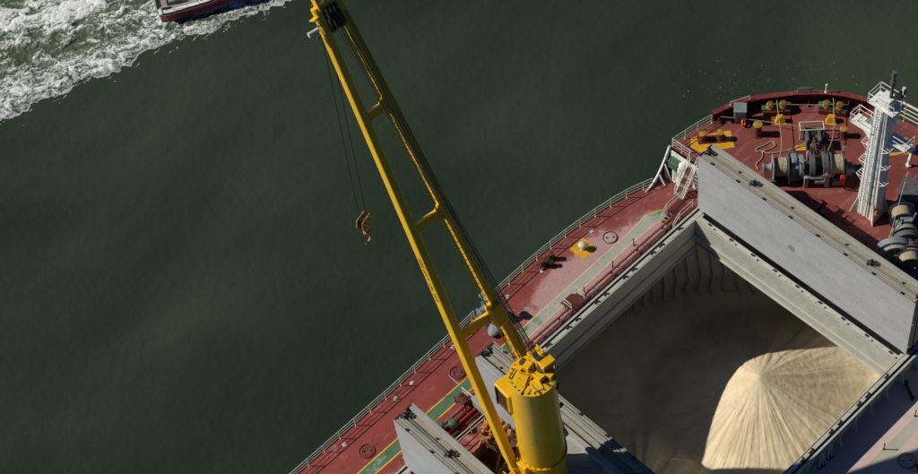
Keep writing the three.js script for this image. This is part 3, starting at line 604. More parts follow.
  const bar = (s) => {                                    // tapered box girder, heel to head
    const st = [[0, 0.46, 0.46], [1.2, 0.6, 0.8], [9, 0.62, 0.92], [22, 0.58, 0.86], [34, 0.52, 0.7], [JL, 0.46, 0.6]];
    const pos = [], ring = ([y, w, d]) => { const x = s * legAt(y), a = w / 2, b = d / 2, c = 0.05; return [[x - a + c, y, -b], [x + a - c, y, -b], [x + a, y, -b + c], [x + a, y, b - c], [x + a - c, y, b], [x - a + c, y, b], [x - a, y, b - c], [x - a, y, -b + c]]; };
    for (let i = 1; i < st.length; i++) { const A = ring(st[i - 1]), B = ring(st[i]); for (let k = 0; k < 8; k++) { const n = (k + 1) % 8; pos.push(A[k], B[k], A[n], A[n], B[k], B[n]); } }
    for (const R of [ring(st[0]), ring(st.at(-1))]) for (let k = 1; k < 7; k++) pos.push(R[0], R[k], R[k + 1]);
    const g = new THREE.BufferGeometry(); g.setAttribute('position', new THREE.Float32BufferAttribute(pos.flat(), 3)); g.computeVertexNormals(); g.setAttribute('uv', new THREE.Float32BufferAttribute(new Float32Array(pos.length * 2), 2)); return g;
  };
  part('jib_leg', [bar(-1), cyl(0.4, 0.4, 0.5, -W0, 0, 0, 'x', 20)], M.yellow, jib);
  part('jib_leg', [bar(1), cyl(0.4, 0.4, 0.5, W0, 0, 0, 'x', 20)], M.yellow, jib);
  for (const s of [-1, 1]) for (let y = 2.6; y < 35; y += 3.2) { const w = mix(0.62, 0.54, y / JL), d = y < 9 ? mix(0.8, 0.92, (y - 1.2) / 7.8) : y < 22 ? mix(0.92, 0.86, (y - 9) / 13) : mix(0.86, 0.7, (y - 22) / 12); part('weld_seam', [box(w + 0.012, 0.035, d + 0.012, s * legAt(y), y, 0)], M.yellow, jib); }
  for (const y of [11.4, 20.0, 28.4]) {
    const x = legAt(y);
    part('crossbeam', [rbox(2 * x - 0.5, 0.55, 0.5, 0, y, 0.02, 0.05), extrude([[x - 0.2, y - 0.75], [x - 0.75, y - 0.26], [x - 0.75, y + 0.26], [x - 0.2, y + 0.75]], 0.3).translate(0, 0, -0.15), extrude([[-x + 0.2, y - 0.5], [-x + 0.45, y - 0.26], [-x + 0.45, y + 0.26], [-x + 0.2, y + 0.5]].reverse(), 0.3).translate(0, 0, -0.15)], M.yellow, jib);
  }
  { const y = 11.4, x = legAt(y); part('winch_fairing', [rbox(1.0, 1.7, 1.0, x - 0.35, y, 0.3, 0.2)], M.yellow, jib); }
  part('jib_ladder', [rod([W0 - 0.5, 3, 0.5], [W1 - 0.32, 34, 0.42], 0.05), rod([W0 - 0.95, 3, 0.5], [W1 - 0.62, 34, 0.42], 0.05), ...Array.from({ length: 62 }, (_, i) => { const y = 3.2 + i * 0.5, t = (y - 3) / 31; return rod([mix(W0 - 0.5, W1 - 0.32, t), y, mix(0.5, 0.42, t)], [mix(W0 - 0.95, W1 - 0.62, t), y, mix(0.5, 0.42, t)], 0.025, 4); })], M.yellow, jib);
  const head = part('jib_head', [rbox(2.0, 0.5, 0.5, 0, JL - 0.2, 0, 0.06), rbox(0.14, 1.7, 0.7, -0.62, JL + 0.6, 0.05, 0.04), rbox(0.14, 1.7, 0.7, 0.62, JL + 0.6, 0.05, 0.04), rbox(0.14, 2.6, 0.5, 0, JL + 1.0, 0.05, 0.04), rbox(0.7, 0.1, 0.5, -1.05, JL - 0.5, 0.15, 0.03, 0, 0.4)], M.yellow, jib);
  for (let k = 0; k < 5; k++) part('head_sheave', [cyl(0.55, 0.55, 0.05, -0.48 + k * 0.22, JL - 1.3, 0.1, 'x', 22), cyl(0.48, 0.48, 0.1, -0.48 + k * 0.22 + 0.06, JL - 1.3, 0.1, 'x', 22)], M.rustDark, jib);
  for (let k = 0; k < 4; k++) part('head_sheave', [cyl(0.45, 0.45, 0.06, -0.4 + k * 0.26, JL - 0.6, 0.35, 'x', 22)], M.dark, jib);
  part('floodlight', [cyl(0.12, 0.15, 0.7, -1.5, JL - 1.2, 0.1, 'x', 14), cyl(0.17, 0.17, 0.1, -1.85, JL - 1.2, 0.1, 'x', 14)], M.rail, jib);
  part('lamp_bracket', [rod([-0.7, JL - 1.0, 0], [-1.7, JL - 1.2, 0], 0.06), cyl(0.1, 0.1, 0.2, -1.35, JL - 1.7, 0, 'x', 8)], M.greyDark, jib);
  // lettering on the outboard leg
  {
    const cv = document.createElement('canvas'); cv.width = 1024; cv.height = 96; const x = cv.getContext('2d');
    x.clearRect(0, 0, 1024, 96); x.fillStyle = 'rgb(44,34,10)'; x.font = 'bold 84px sans-serif'; x.textAlign = 'center'; x.textBaseline = 'middle'; x.fillText('SWL 36T  4.5M-28M', 512, 50, 1000);
    const tx = new THREE.CanvasTexture(cv); tx.colorSpace = THREE.SRGBColorSpace;
    const y = 16.3, g = new THREE.PlaneGeometry(4.7, 0.62).rotateZ(Math.PI / 2).rotateY(-Math.PI / 2).rotateZ(-Math.atan((W0 - W1) / JL));
    const o = new THREE.Mesh(g, new THREE.MeshStandardMaterial({ map: tx, transparent: true, roughness: 0.6 })); o.name = 'lettering';
    o.position.set(-legAt(y) - 0.308, y, 0); add(o, jib);
  }
  // ropes from the column head to the jib head, and along the jib
  const toJib = (x, y, z) => per.clone().multiplyScalar(x).add(jd.clone().multiplyScalar(y)).add(jn.clone().multiplyScalar(z)).add(jib.position);
  for (let k = 0; k < 5; k++) { const a = toJib(-0.45 + k * 0.2, JL - 1.3, 0.55); part('luffing_rope', rod([0.62 + k * 0.08, 22.5, -0.35], [a.x, a.y, a.z], 0.022, 5), M.steelRope, cr); }
  for (let k = 0; k < 3; k++) { const a = toJib(-0.3 + k * 0.25, JL - 0.6, 0.75); part('hoist_rope', rod([0.62 + k * 0.12, 22.7, -0.1], [a.x, a.y, a.z], 0.024, 5), M.steelRope, cr); }
  for (let k = 0; k < 2; k++) { const a = toJib(legAt(JL) + 0.1 - k * 0.12, JL - 1, 0.5), b = toJib(W0 - 0.1 - k * 0.2, 8, 0.75); part('hoist_rope', rod([b.x, b.y, b.z], [a.x, a.y, a.z], 0.026, 5), M.steelRope, cr); }
  // hook fall
  const hook = V(-26.4, 21.75, -17.75), tip = toJib(0, JL + 1.9, 0.1).add(V(CX, 0, 0));
  part('hook_fall', [rod([tip.x - CX - 0.25, tip.y, tip.z], [hook.x - CX - 0.28, hook.y, hook.z - 0.05], 0.034, 6)], M.dark, cr);
  part('hook_fall', [rod([tip.x - CX + 0.25, tip.y, tip.z], [hook.x - CX + 0.28, hook.y, hook.z + 0.05], 0.034, 6)], M.dark, cr);
  const hb = thing('hook_block', 'yellow and black hook block hanging on two wires over the water', 'hook block', [hook.x, hook.y, hook.z], 0.3);
  part('cheek_plate', extrude([[-0.5, 0.1], [0.5, 0.1], [0.62, -0.5], [0.3, -1.15], [-0.3, -1.15], [-0.62, -0.5]].reverse(), 0.06, 0.015).translate(0, 0, 0.2), M.cap, hb);
  part('cheek_plate', extrude([[-0.5, 0.1], [0.5, 0.1], [0.62, -0.5], [0.3, -1.15], [-0.3, -1.15], [-0.62, -0.5]].reverse(), 0.06, 0.015).translate(0, 0, -0.26), M.cap, hb);
  for (const s of [-1, 1]) part('sheave', cyl(0.46, 0.46, 0.12, 0.08 * s, -0.4, 0.09 * s, 'z', 22), M.dark, hb);
  for (const s of [-1, 1]) part('warning_stripe', [0, 1, 2].map((i) => box(0.12, 0.7, 0.012, -0.34 + i * 0.34, -0.45, s * 0.275 + 0.005, 0, 0, 0.5)), M.dark, hb);
  part('swivel', [cyl(0.15, 0.2, 0.5, 0, -1.35, 0, 'y', 14), cyl(0.26, 0.26, 0.22, 0, -1.55, 0, 'y', 14)], M.rust, hb);
  part('hook', tube([[0, -1.5, 0], [0, -1.95, 0], [0.26, -2.2, 0], [0.3, -2.55, 0], [0.02, -2.78, 0], [-0.28, -2.6, 0], [-0.3, -2.35, 0]], 0.11, 36, 10), M.rust, hb);
}

// ---------------------------------------------------------------- cargo grab beside the crane
{
  const g = thing('cargo_grab', 'rusty brown clamshell grab parked on deck beside the crane', 'grab bucket', [-26.0, 0, -7.0], 0.15);
  for (const s of [-1, 1]) {
    const sh = extrude([[0, 0], [0.9, 0.02], [1.7, 0.5], [2.0, 1.3], [1.9, 1.9], [1.75, 1.9], [1.8, 1.3], [1.5, 0.6], [0.8, 0.14], [0, 0.12]], 2.6); sh.translate(0, 0.03, -1.3); if (s < 0) sh.rotateY(Math.PI);
    const p = part('shell', [sh], M.rustDark, g);
    for (const z of [-1.32, 1.26]) { const c = extrude([[0, 0.05], [0.9, 0.05], [1.68, 0.5], [1.95, 1.3], [1.85, 1.95], [0.1, 1.6]], 0.07); c.translate(0, 0.02, z); if (s < 0) c.rotateY(Math.PI); part('shell_cheek', c, M.rust, p); }
    for (const z of [-0.9, 0, 0.9]) part('shell_rib', box(0.1, 1.3, 0.14, s * 1.98, 1.25, z, 0, 0, s * -0.12), M.rustDark, p);
    for (const z of [-1.1, 1.1]) part('arm', rod([s * 1.75, 1.8, z], [s * 0.45, 3.55, z * 0.7], 0.12, 8), M.rust, g);
  }
  const hd = part('head', [rbox(1.7, 0.7, 2.0, 0, 3.7, 0, 0.08), rbox(1.2, 0.35, 2.3, 0, 4.1, 0, 0.06), rbox(0.5, 0.5, 0.5, 0.7, 4.2, 0.5, 0.1)], M.rust, g);
  for (const z of [-0.7, -0.25, 0.25, 0.7]) part('head_sheave', [cyl(0.34, 0.34, 0.12, -0.1, 4.4, z, 'z', 18)], M.rust, hd);
  part('centre_pin', [rod([0, 1.6, -1.35], [0, 1.6, 1.35], 0.16, 12), rbox(0.6, 0.8, 2.2, 0, 1.7, 0, 0.1)], M.rustDark, g);
  for (let k = 0; k < 14; k++) part('head_fitting', [rbox(rr(0.2, 0.6), rr(0.2, 0.5), rr(0.2, 0.6), rr(-0.9, 0.9), 4.2 + rr(0, 0.3), rr(-1.1, 1.1), 0.05, 0, rr(0, 3))], k % 3 ? M.rust : M.rustDark, hd);
  part('closing_rope', [-0.5, 0.5].map((z) => rod([0, 4.3, z], [0, 1.8, z], 0.04, 5)), M.steelRope, g);
}


// ---------------------------------------------------------------- railings
function railing(name, label, pts, { h = 1.05, rails = [0.35, 0.7, 1.05], gap = 1.65, r = 0.02, top = 0.036, mat = M.rail, group, lean = 0 } = {}) {
  const t = thing(name, label, 'railing'); if (group) t.userData.group = group;
  for (const y of rails) part('rail', polyline(pts.map(([x, b, z]) => [x, b + y, z]), y === h ? top : r), mat, t);
  let carry = 0;
  for (let i = 1; i < pts.length; i++) {
    const a = V(...pts[i - 1]), b = V(...pts[i]), L = a.distanceTo(b); let d = carry;
    for (; d < L; d += gap) { const p = a.clone().lerp(b, d / L); part('stanchion', [rod([p.x, p.y, p.z], [p.x, p.y + h, p.z], 0.038), box(0.14, 0.03, 0.14, p.x, p.y + 0.02, p.z)], mat, t); }
    carry = d - L;
  }
  const e = pts.at(-1); part('stanchion', rod(e, [e[0], e[1] + h, e[2]], 0.038), mat, t);
  return t;
}
const alongEdge = (x0, x1, s = -1) => { const xs = [x0, ...EDGE.map((p) => p[0]).filter((x) => x > x0 + 0.3 && x < x1 - 0.3), x1]; return xs.map((x) => [x, 0, -s * (edgeZ(x) + 0.16)]); };
railing('deck_railing', 'white pipe railing on the deck edge running aft from the gangway gap', alongEdge(-45, -18.3));
railing('deck_railing', 'white pipe railing on the deck edge between gangway and forecastle', alongEdge(-17.3, 1.5));
railing('deck_railing', 'white railing on the far deck edge beyond the open hold', alongEdge(-45, 1.5, 1));
railing('forecastle_railing', 'white railing along the aft edge of the forecastle above the stairs', [[4.05, FY, -16.35], [4.05, FY, -14.35]], { gap: 1.0 });
railing('forecastle_railing', 'white railing along the forecastle edge beside the hatch cover', [[4.05, FY, -13.4], [4.05, FY, -11.0]], { gap: 1.2 });
railing('forecastle_railing', 'white railing on the forecastle side leading up to the red bulwark', [[4.05, FY, -16.4], [6.8, FY, -16.0], [8.2, FY, -15.65]], { gap: 1.4 });
railing('forecastle_railing', 'white railing on the forecastle side away from the grey ventilator', [[4.05, FY, 16.4], [6.8, FY, 16.0], [8.2, FY, 15.65]], { gap: 1.4 });
railing('bow_railing', 'tall white railing with thick top pipe at the tip of the bow', [[18.5, FY, -5.2], [18.85, FY, -4.0], [19.0, FY, -2.2], [19.12, FY, 0], [19.0, FY, 2.2], [18.85, FY, 4.0], [18.5, FY, 5.2]], { h: 2.2, rails: [0.6, 1.1, 1.6, 2.2], top: 0.12, r: 0.05, gap: 1.5 });
railing('rim_handrail', 'short white handrail standing on the bulwark rim near the ventilator', [[9.9, FY + 1.27, -15.1], [11.5, FY + 1.27, -14.3]], { h: 0.4, rails: [0.4], gap: 1.8 });
railing('rim_handrail', 'short grey handrail on the bulwark rim between the roller pairs', [[14.7, FY + 1.27, -11.8], [15.5, FY + 1.27, -10.95]], { h: 0.5, rails: [0.25, 0.5], gap: 1.0, mat: M.greyBlue });
single('jackstaff', 'thin white staff standing on the bulwark rim', 'staff', [cyl(0.05, 0.06, 0.9, 0, 0.45, 0, 'y', 8), cyl(0.09, 0.09, 0.1, 0, 0.92, 0, 'y', 8), cyl(0.12, 0.12, 0.06, 0, 0.03, 0, 'y', 10)], M.white, [16.25, FY + 1.27, -10.0]);

// ---------------------------------------------------------------- break of the forecastle, port side
{
  const f = thing('fashion_plate', 'white curved fashion plate sweeping up from deck edge to forecastle', 'bulwark plate', [0, 0, 0]);
  const o = [[0.6, 0]]; for (let i = 0; i <= 14; i++) { const t = i / 14; o.push([0.6 + 3.15 * t, 0.05 + 3.0 * Math.pow(t, 2.1)]); } o.push([3.98, 3.05], [3.98, 2.3]); for (let i = 0; i <= 12; i++) { const t = 1 - i / 12; o.push([2.3 + 1.5 * t, 0.02 + 2.25 * Math.pow(t, 1.5)]); }
  const g = extrude(o, 0.1); g.rotateY(0.06); g.translate(0.0, 0, -16.42);
  part('plate', g, M.white, f);
  const rim = []; for (let i = 0; i < 14; i++) { const a = i / 14, b = (i + 1) / 14; rim.push(rod([0.6 + 3.15 * a, 0.08 + 3.0 * Math.pow(a, 2.1), -16.34 - 0.06 * 2.75 * a], [0.6 + 3.15 * b, 0.08 + 3.0 * Math.pow(b, 2.1), -16.34 - 0.06 * 2.75 * b], 0.09, 6)); }
  part('rim', rim, M.white, f);
  for (const [x, h] of [[2.3, 0.9], [3.0, 1.7]]) part('stay', extrude([[0, 0], [0.7, 0], [0.1, h], [0, h]], 0.06).rotateY(-Math.PI / 2).translate(x, 0, -16.3), M.white, f);
  const c = thing('hose_cabinet', 'green cabinet on a white post below the forecastle railing', 'cabinet', [3.25, 0, -15.45]);
  part('post', [cyl(0.18, 0.24, 1.7, 0, 0.85, 0, 'y', 14), rbox(0.5, 0.06, 0.5, 0, 0.04, 0, 0.02)], M.white, c);
  part('body', [rbox(0.62, 0.8, 0.95, 0, 2.05, 0, 0.06), rbox(0.7, 0.08, 1.05, 0, 2.48, 0, 0.03)], M.green, c);
  const a = thing('vent_trunk', 'white rounded ventilation trunk against the forecastle bulkhead', 'vent trunk', [3.4, 0, -14.75]);
  part('trunk', [cyl(0.42, 0.5, 2.2, 0, 1.1, 0, 'y', 20), new THREE.SphereGeometry(0.42, 18, 10).translate(0, 2.2, 0)], M.white, a);
  part('louvre', [0, 1, 2, 3].map((i) => box(0.06, 0.05, 0.5, -0.44, 1.2 + i * 0.16, 0)), M.grey, a);
  // stairs
  const s = thing('stairs', 'steep white stairs from main deck up to the forecastle', 'stairs', [2.05, 0, -13.88]);
  for (const z of [-0.42, 0.42]) {
    part('stringer', box(0.08, 0.22, 0.06, 0, 0, 0).scale(44, 1, 1).rotateZ(Math.atan2(3, 1.9)).translate(0.95, 1.5, z), M.white, s);
    part('handrail', [...polyline([[-0.1, 0.1, z], [-0.1, 1.0, z], [1.85, 4.0, z], [2.05, 4.0, z]], 0.035), ...polyline([[-0.05, 0.55, z], [1.88, 3.5, z]], 0.028), rod([0.62, 1.1, z], [0.62, 2.1, z], 0.03), rod([1.25, 2.1, z], [1.25, 3.1, z], 0.03)], M.white, s);
  }
  for (let i = 0; i < 11; i++) part('tread', box(0.26, 0.04, 0.8, 0.17 * i + 0.05, 0.24 + i * 0.25, 0), i % 3 ? M.redPipe : M.coverTop, s);
  // step-over platform above the pipes
  const p = thing('step_platform', 'small red step platform with white handrails over the deck pipes', 'platform', [0.75, 0, -12.55]);
  part('deck_plate', [box(1.7, 0.05, 1.5, 0, 0.78, 0), ...[[-0.75, -0.65], [0.75, -0.65], [-0.75, 0.65], [0.75, 0.65]].map(([x, z]) => rod([x, 0, z], [x, 0.78, z], 0.05))], M.redDark, p);
  for (let i = 0; i < 3; i++) part('tread', box(0.28, 0.04, 1.2, -1.0 - i * 0.28, 0.58 - i * 0.2, 0), M.redDark, p);
  for (const z of [-0.72, 0.68]) part('handrail', [...polyline([[-1.7, 0, z], [-1.65, 0.95, z], [-0.85, 1.8, z], [0.8, 1.8, z], [0.8, 0.8, z]], 0.035), ...polyline([[-1.68, 0.5, z], [-0.85, 1.3, z], [0.8, 1.3, z]], 0.028), rod([-0.85, 0.8, z], [-0.85, 1.8, z], 0.035)], M.rail, p);
}

// ---------------------------------------------------------------- deck fittings, main deck
function bollard(r, h, capM, baseM, parent, x = 0, z = 0) {
  part('post', lathe([[r * 1.25, 0], [r * 1.25, 0.06], [r, 0.1], [r, h - 0.16], [r * 1.1, h - 0.12], [r * 1.1, h - 0.02]], x, 0, z, 22), baseM, parent);
  part('cap', [lathe([[r * 1.1, h - 0.03], [r * 1.08, h + 0.02], [0, h + 0.03]], x, 0, z, 22)], capM, parent);
}
{
  const t = thing('mooring_bitts', 'dark brown pair of mooring bitts beside the port deck railing', 'bollard', [-10.35, 0, -17.45], 0);
  part('base', [rbox(1.7, 0.16, 0.7, 0, 0.08, 0, 0.04)], M.rustDark, t); for (const x of [-0.5, 0.5]) bollard(0.24, 0.85, M.rustDark, M.rustDark, t, x, 0);
  part('guide_roller', [cyl(0.16, 0.2, 0.5, 0, 0.3, 0.5, 'y', 14), cyl(0.22, 0.22, 0.08, 0, 0.58, 0.5, 'y', 14)], M.dark, t);
  const p = thing('mushroom_vent', 'pale mushroom ventilator standing on a yellow painted square', 'ventilator', [-7.35, 0.01, -16.2]); p.scale.setScalar(0.82);
  part('stem', cyl(0.2, 0.24, 0.7, 0, 0.35, 0, 'y', 18), M.rail, p);
  part('cap', lathe([[0.2, 0.62], [0.42, 0.66], [0.44, 0.74], [0.3, 0.9], [0, 0.96]], 0, 0, 0, 22), M.rail, p);
  part('handwheel', [new THREE.TorusGeometry(0.2, 0.03, 6, 18).rotateX(Math.PI / 2).translate(0.45, 0.6, 0.25), cyl(0.05, 0.06, 0.6, 0.45, 0.3, 0.25, 'y', 8)], M.dark, p);
  part('yellow_square', slab([[-8.1, -17.0], [-6.46, -17.0], [-6.46, -15.4], [-8.1, -15.4]], 0.001, 0.006), M.yellowDeck, ship);
}
function manhole(label, x, z, m, y = 0, r = 0.62, lidM = M.red) {
  const t = thing('manhole', label, 'manhole', [x, y, z], 0, 'round manholes in the main deck');
  part('coaming_ring', [new THREE.TorusGeometry(r, 0.032, 8, 32).rotateX(Math.PI / 2).translate(0, 0.05, 0)], m, t);
  part('lid', [cyl(r * 0.86, r * 0.9, 0.03, 0, 0.018, 0, 'y', 28)], lidM, t);
  for (const k of [-1, 1]) part('grip', [cyl(0.07, 0.07, 0.06, k * 0.22, 0.075, k * 0.18, 'y', 8)], M.dark, t);
}
manhole('round manhole in dusty deck beside the yellow square', -4.95, -15.31, M.redDark, 0, 0.6, M.dusty);
manhole('round manhole beside the green walkway near the deck pipes', -22.95, -15.13, M.red);
manhole('round manhole beside the green walkway near the aft folded cover', -32.76, -15.13, M.red);
manhole('round manhole with dark rim on the pale dusty deck beyond the hold', -5.21, 15.57, M.rustDark, 0, 0.66, M.dusty);
single('deck_pipe', 'short rust red pipe running outboard from the dusty manhole', 'pipe', [...polyline([[-5.0, 0.14, 16.3], [-6.1, 0.14, 17.4]], 0.09, 10)], M.rustDark);
// small pale pads on deck
[[-28, -17.05, 'small pale eye plate by the railing abreast the crane grab'], [-5.5, -16.95, 'small pale eye plate forward of the yellow square'], [-11.25, -17.2, 'small pale eye plate just aft of the dark mooring bitts'], [-15, -17.45, 'small pale eye plate between gangway winch and mooring bitts'], [-26.1, -17.15, 'small pale eye plate abreast the two green vents'], [-33.6, -16.9, 'small pale eye plate abreast the aft folded cover'], [-21.5, -17.2, 'small pale eye plate just aft of the gangway winch']].forEach(([x, z, lab]) => single('eye_plate', lab, 'eye plate', [box(0.34, 0.025, 0.3, 0, 0.013, 0, 0, rr(-0.4, 0.4)), new THREE.TorusGeometry(0.07, 0.02, 6, 12).translate(0, 0.07, 0)], M.rail, [x, 0, z], 0, 'small pale eye plates along the deck edge'));
// short posts and sockets (their shadows fall on the walkway)
[[-10.5, -12.95, 'thin dark lashing post by the walkway next to the handrailed platform'], [-7.0, -13.05, 'thin dark lashing post by the walkway abreast the yellow square'], [-4.2, -13.3, 'thin dark lashing post by the walkway abreast the dusty manhole'], [-24.9, -13.25, 'thin dark lashing post by the walkway near the red valve manifold']].forEach(([x, z, lab]) => single('lashing_post', lab, 'post', [cyl(0.04, 0.05, 0.85, 0, 0.42, 0, 'y', 8), cyl(0.1, 0.1, 0.04, 0, 0.02, 0, 'y', 10), cyl(0.07, 0.07, 0.05, 0, 0.86, 0, 'y', 8)], M.rustDark, [x, 0, z], 0, 'thin posts by the port walkway'));
[[-1.72, 13.62, 'thin dark post on the far walkway between the other two posts'], [-5.6, 13.7, 'thin dark post on the far walkway beside the dusty manhole'], [0.3, 13.6, 'thin dark post on the far walkway near the bent pipe']].forEach(([x, z, lab]) => single('lashing_post', lab, 'post', [cyl(0.04, 0.05, 0.8, 0, 0.4, 0, 'y', 8), cyl(0.1, 0.1, 0.04, 0, 0.02, 0, 'y', 10), cyl(0.07, 0.07, 0.05, 0, 0.81, 0, 'y', 8)], M.rustDark, [x, 0, z], 0, 'thin posts by the starboard walkway'));
// pipes along the port coaming
[[-12.62, 0.11, 0.5], [-12.24, 0.13, 0.46]].forEach(([z, r, y], i) => { const t = thing('deck_pipe', i ? 'dusty red pipe along the coaming, the thicker one' : 'dusty red pipe along the coaming, the thinner one', 'pipe'); part('pipe', rod([-21, y, z], [1.4, y, z - 0.02], r, 12), M.redPipe, t); for (let x = -20; x < 1.5; x += 3.1) { part('support', box(0.1, y, 0.2, x, y / 2, z), M.redDark, t); part('flange', cyl(r + 0.05, r + 0.05, 0.08, x + 0.9, y, z, 'x', 14), M.redPipe, t); } });
single('cable_tray', 'dark red cable tray beside the deck pipes at the coaming', 'cable tray', [box(21, 0.05, 0.26, 0, 0.3, 0), box(21, 0.14, 0.03, 0, 0.34, -0.14), box(21, 0.14, 0.03, 0, 0.34, 0.14), ...Array.from({ length: 8 }, (_, i) => box(0.08, 0.3, 0.2, -9.8 + i * 2.8, 0.15, 0))], M.redDark, [-9.6, 0, -11.75]);
// small steps with handrails at the hold side
{
  const p = thing('access_ladder', 'small red platform with white handrails beside the open hold', 'platform', [-12.0, 0, -12.6]);
  part('deck_plate', [box(1.6, 0.05, 1.0, 0, 0.72, 0), ...[[-0.7, -0.4], [0.7, -0.4], [-0.7, 0.4], [0.7, 0.4]].map(([x, z]) => rod([x, 0, z], [x, 0.72, z], 0.045))], M.redDark, p);
  for (const x of [-0.75, 0.75]) part('handrail', [...polyline([[x, 0.7, -0.45], [x, 1.6, -0.45], [x, 1.6, 0.45], [x, 0.7, 0.45]], 0.035), rod([x, 1.15, -0.45], [x, 1.15, 0.45], 0.028)], M.rail, p);
  for (let i = 0; i < 2; i++) part('tread', box(1.3, 0.04, 0.24, 0, 0.5 - i * 0.22, -0.65 - i * 0.24), M.redDark, p);
}
// pipes, valves and vents between crane and port walkway
{
  const mk = (label, z, y, r, m, x0, x1) => { const t = thing('deck_pipe', label, 'pipe'); part('pipe', rod([x0, y, z], [x1, y, z], r, 12), m, t); for (let x = x0 + 0.6; x < x1; x += 1.4) { part('flange', cyl(r + 0.07, r + 0.07, 0.09, x, y, z, 'x', 14), m, t); part('support', box(0.1, y, 0.16, x + 0.4, y / 2, z), M.redDark, t); } };
  mk('brown red deck pipe nearest the walkway abreast the crane', -12.2, 0.55, 0.15, M.redPipe, -30, -23.6);
  mk('bright red fire main pipe abreast the crane', -11.35, 0.6, 0.1, M.brightRed, -30, -23.4);
  mk('dark red deck pipe between the brown and bright red pipes', -11.75, 0.45, 0.13, M.redDark, -30, -23.6);
  mk('dark red deck pipe inboard of the bright red pipe', -10.95, 0.4, 0.12, M.redDark, -30, -23.6);
  for (const [x, z, lab] of [[-27.55, -12.05, 'green hooded tank vent closest to the green walkway'], [-26.75, -11.5, 'green hooded tank vent closest to the bright red pipe']]) {
    const v = thing('deck_vent', lab, 'ventilator', [x, 0, z], 0.4, 'pair of green tank vents');
    part('stem', cyl(0.14, 0.16, 0.9, 0, 0.45, 0, 'y', 14), M.green, v); part('hood', [cyl(0.34, 0.4, 0.42, 0, 1.05, 0, 'y', 6), cyl(0.2, 0.34, 0.1, 0, 1.3, 0, 'y', 6)], M.green, v);
  }
  const b = thing('valve_box', 'pale grey box standing over the red deck pipes', 'box', [-23.75, 0, -11.1]);
  part('body', rbox(1.3, 1.1, 1.3, 0, 1.0, 0, 0.06), M.coverFlange, b); part('leg', [-0.5, 0.5].map((x) => rod([x, 0, -0.5], [x, 0.6, -0.5], 0.05)), M.greyDark, b); part('leg', [-0.5, 0.5].map((x) => rod([x, 0, 0.5], [x, 0.6, 0.5], 0.05)), M.greyDark, b);
  part('lid', rbox(1.4, 0.08, 1.4, 0, 1.58, 0, 0.03), M.coverFlange, b);
  railing('deck_handrail', 'white handrail crossing the red pipes beside the grey box', [[-24.0, 0, -13.35], [-24.0, 0, -11.8]], { gap: 0.75, rails: [0.5, 1.05], r: 0.04, top: 0.055 });
  railing('deck_handrail', 'white handrail along the pipes beside the brown grab', [[-29, 0, -10.3], [-22.9, 0, -10.25]], { gap: 1.5, rails: [0.5, 1.05], r: 0.04, top: 0.05 });
  const v = thing('valve_stand', 'dark red valve manifold beside the grey pipe box', 'valve', [-24.6, 0, -12.5]);
  part('body', [rbox(0.7, 0.5, 0.9, 0, 0.9, 0, 0.06), rod([0, 0, 0], [0, 0.9, 0], 0.12, 10)], M.redDark, v);
  for (const z of [-0.3, 0.15, 0.5]) part('handwheel', [new THREE.TorusGeometry(0.16, 0.03, 6, 16).rotateX(Math.PI / 2).translate(0, 1.36, z), cyl(0.03, 0.03, 0.3, 0, 1.25, z, 'y', 6)], M.redDark, v);
}
// gangway stowed at the rail
{
  const g = thing('gangway_winch', 'grey blue gangway winch bundle at the gap in the deck railing', 'winch', [-17.7, 0, -17.3]);
  part('frame', [rbox(1.2, 0.2, 1.2, 0, 0.1, 0, 0.04), rbox(0.16, 1.5, 0.7, -0.5, 0.8, 0, 0.04), rbox(0.16, 1.5, 0.7, 0.5, 0.8, 0, 0.04)], M.greyBlue, g);
  part('drum', cyl(0.42, 0.42, 0.8, 0, 1.0, 0, 'x', 20), M.greyBlue, g);
  part('davit', [...polyline([[0.3, 0.2, 0.3], [0.3, 2.3, 0.3], [0.3, 2.7, -0.3]], 0.1, 8), rbox(0.5, 0.3, 0.9, 0.3, 2.6, -0.1, 0.08)], M.greyBlue, g);
  const c = thing('canvas_bundle', 'pale blue canvas covered bundle on deck near the gangway winch', 'bundle', [-17.7, 0, -15.8], 0.2);
  const s = new THREE.IcosahedronGeometry(0.8, 4); const p = s.attributes.position; for (let i = 0; i < p.count; i++) { const x = p.getX(i), y = p.getY(i), z = p.getZ(i), k = 1 + (vn(x * 3 + 9, z * 3 + y * 4 + 7) - 0.5) * 0.35; p.setXYZ(i, x * 1.5 * k, Math.max(-0.3, y * 0.45 * k) + 0.31, z * 0.75 * k); } s.computeVertexNormals();
  part('cover', s, M.greyBlue, c); part('lashing', [tube([[-0.3, 0.05, -0.66], [-0.3, 0.55, -0.4], [-0.3, 0.68, 0], [-0.3, 0.55, 0.4], [-0.3, 0.05, 0.66]], 0.03, 20, 5), tube([[0.4, 0.05, -0.6], [0.4, 0.66, -0.36], [0.4, 0.8, 0], [0.4, 0.66, 0.36], [0.4, 0.05, 0.6]], 0.03, 20, 5)].slice(0, 1), M.hawser, c);
  const l = thing('stowed_gangway', 'perforated aluminium gangway section raised on edge near the railing', 'gangway', [-17.3, 0, -16.4], -0.25);
  part('side_beam', box(1.9, 0.12, 0.07, 0, 0.06, 0), M.greyBlue, l); part('side_beam', box(1.9, 0.12, 0.07, 0, 1.5, 0), M.greyBlue, l);
  for (let i = 0; i < 9; i++) part('tread', box(0.12, 1.36, 0.05, -0.88 + i * 0.22, 0.78, 0), M.greyBlue, l);
}
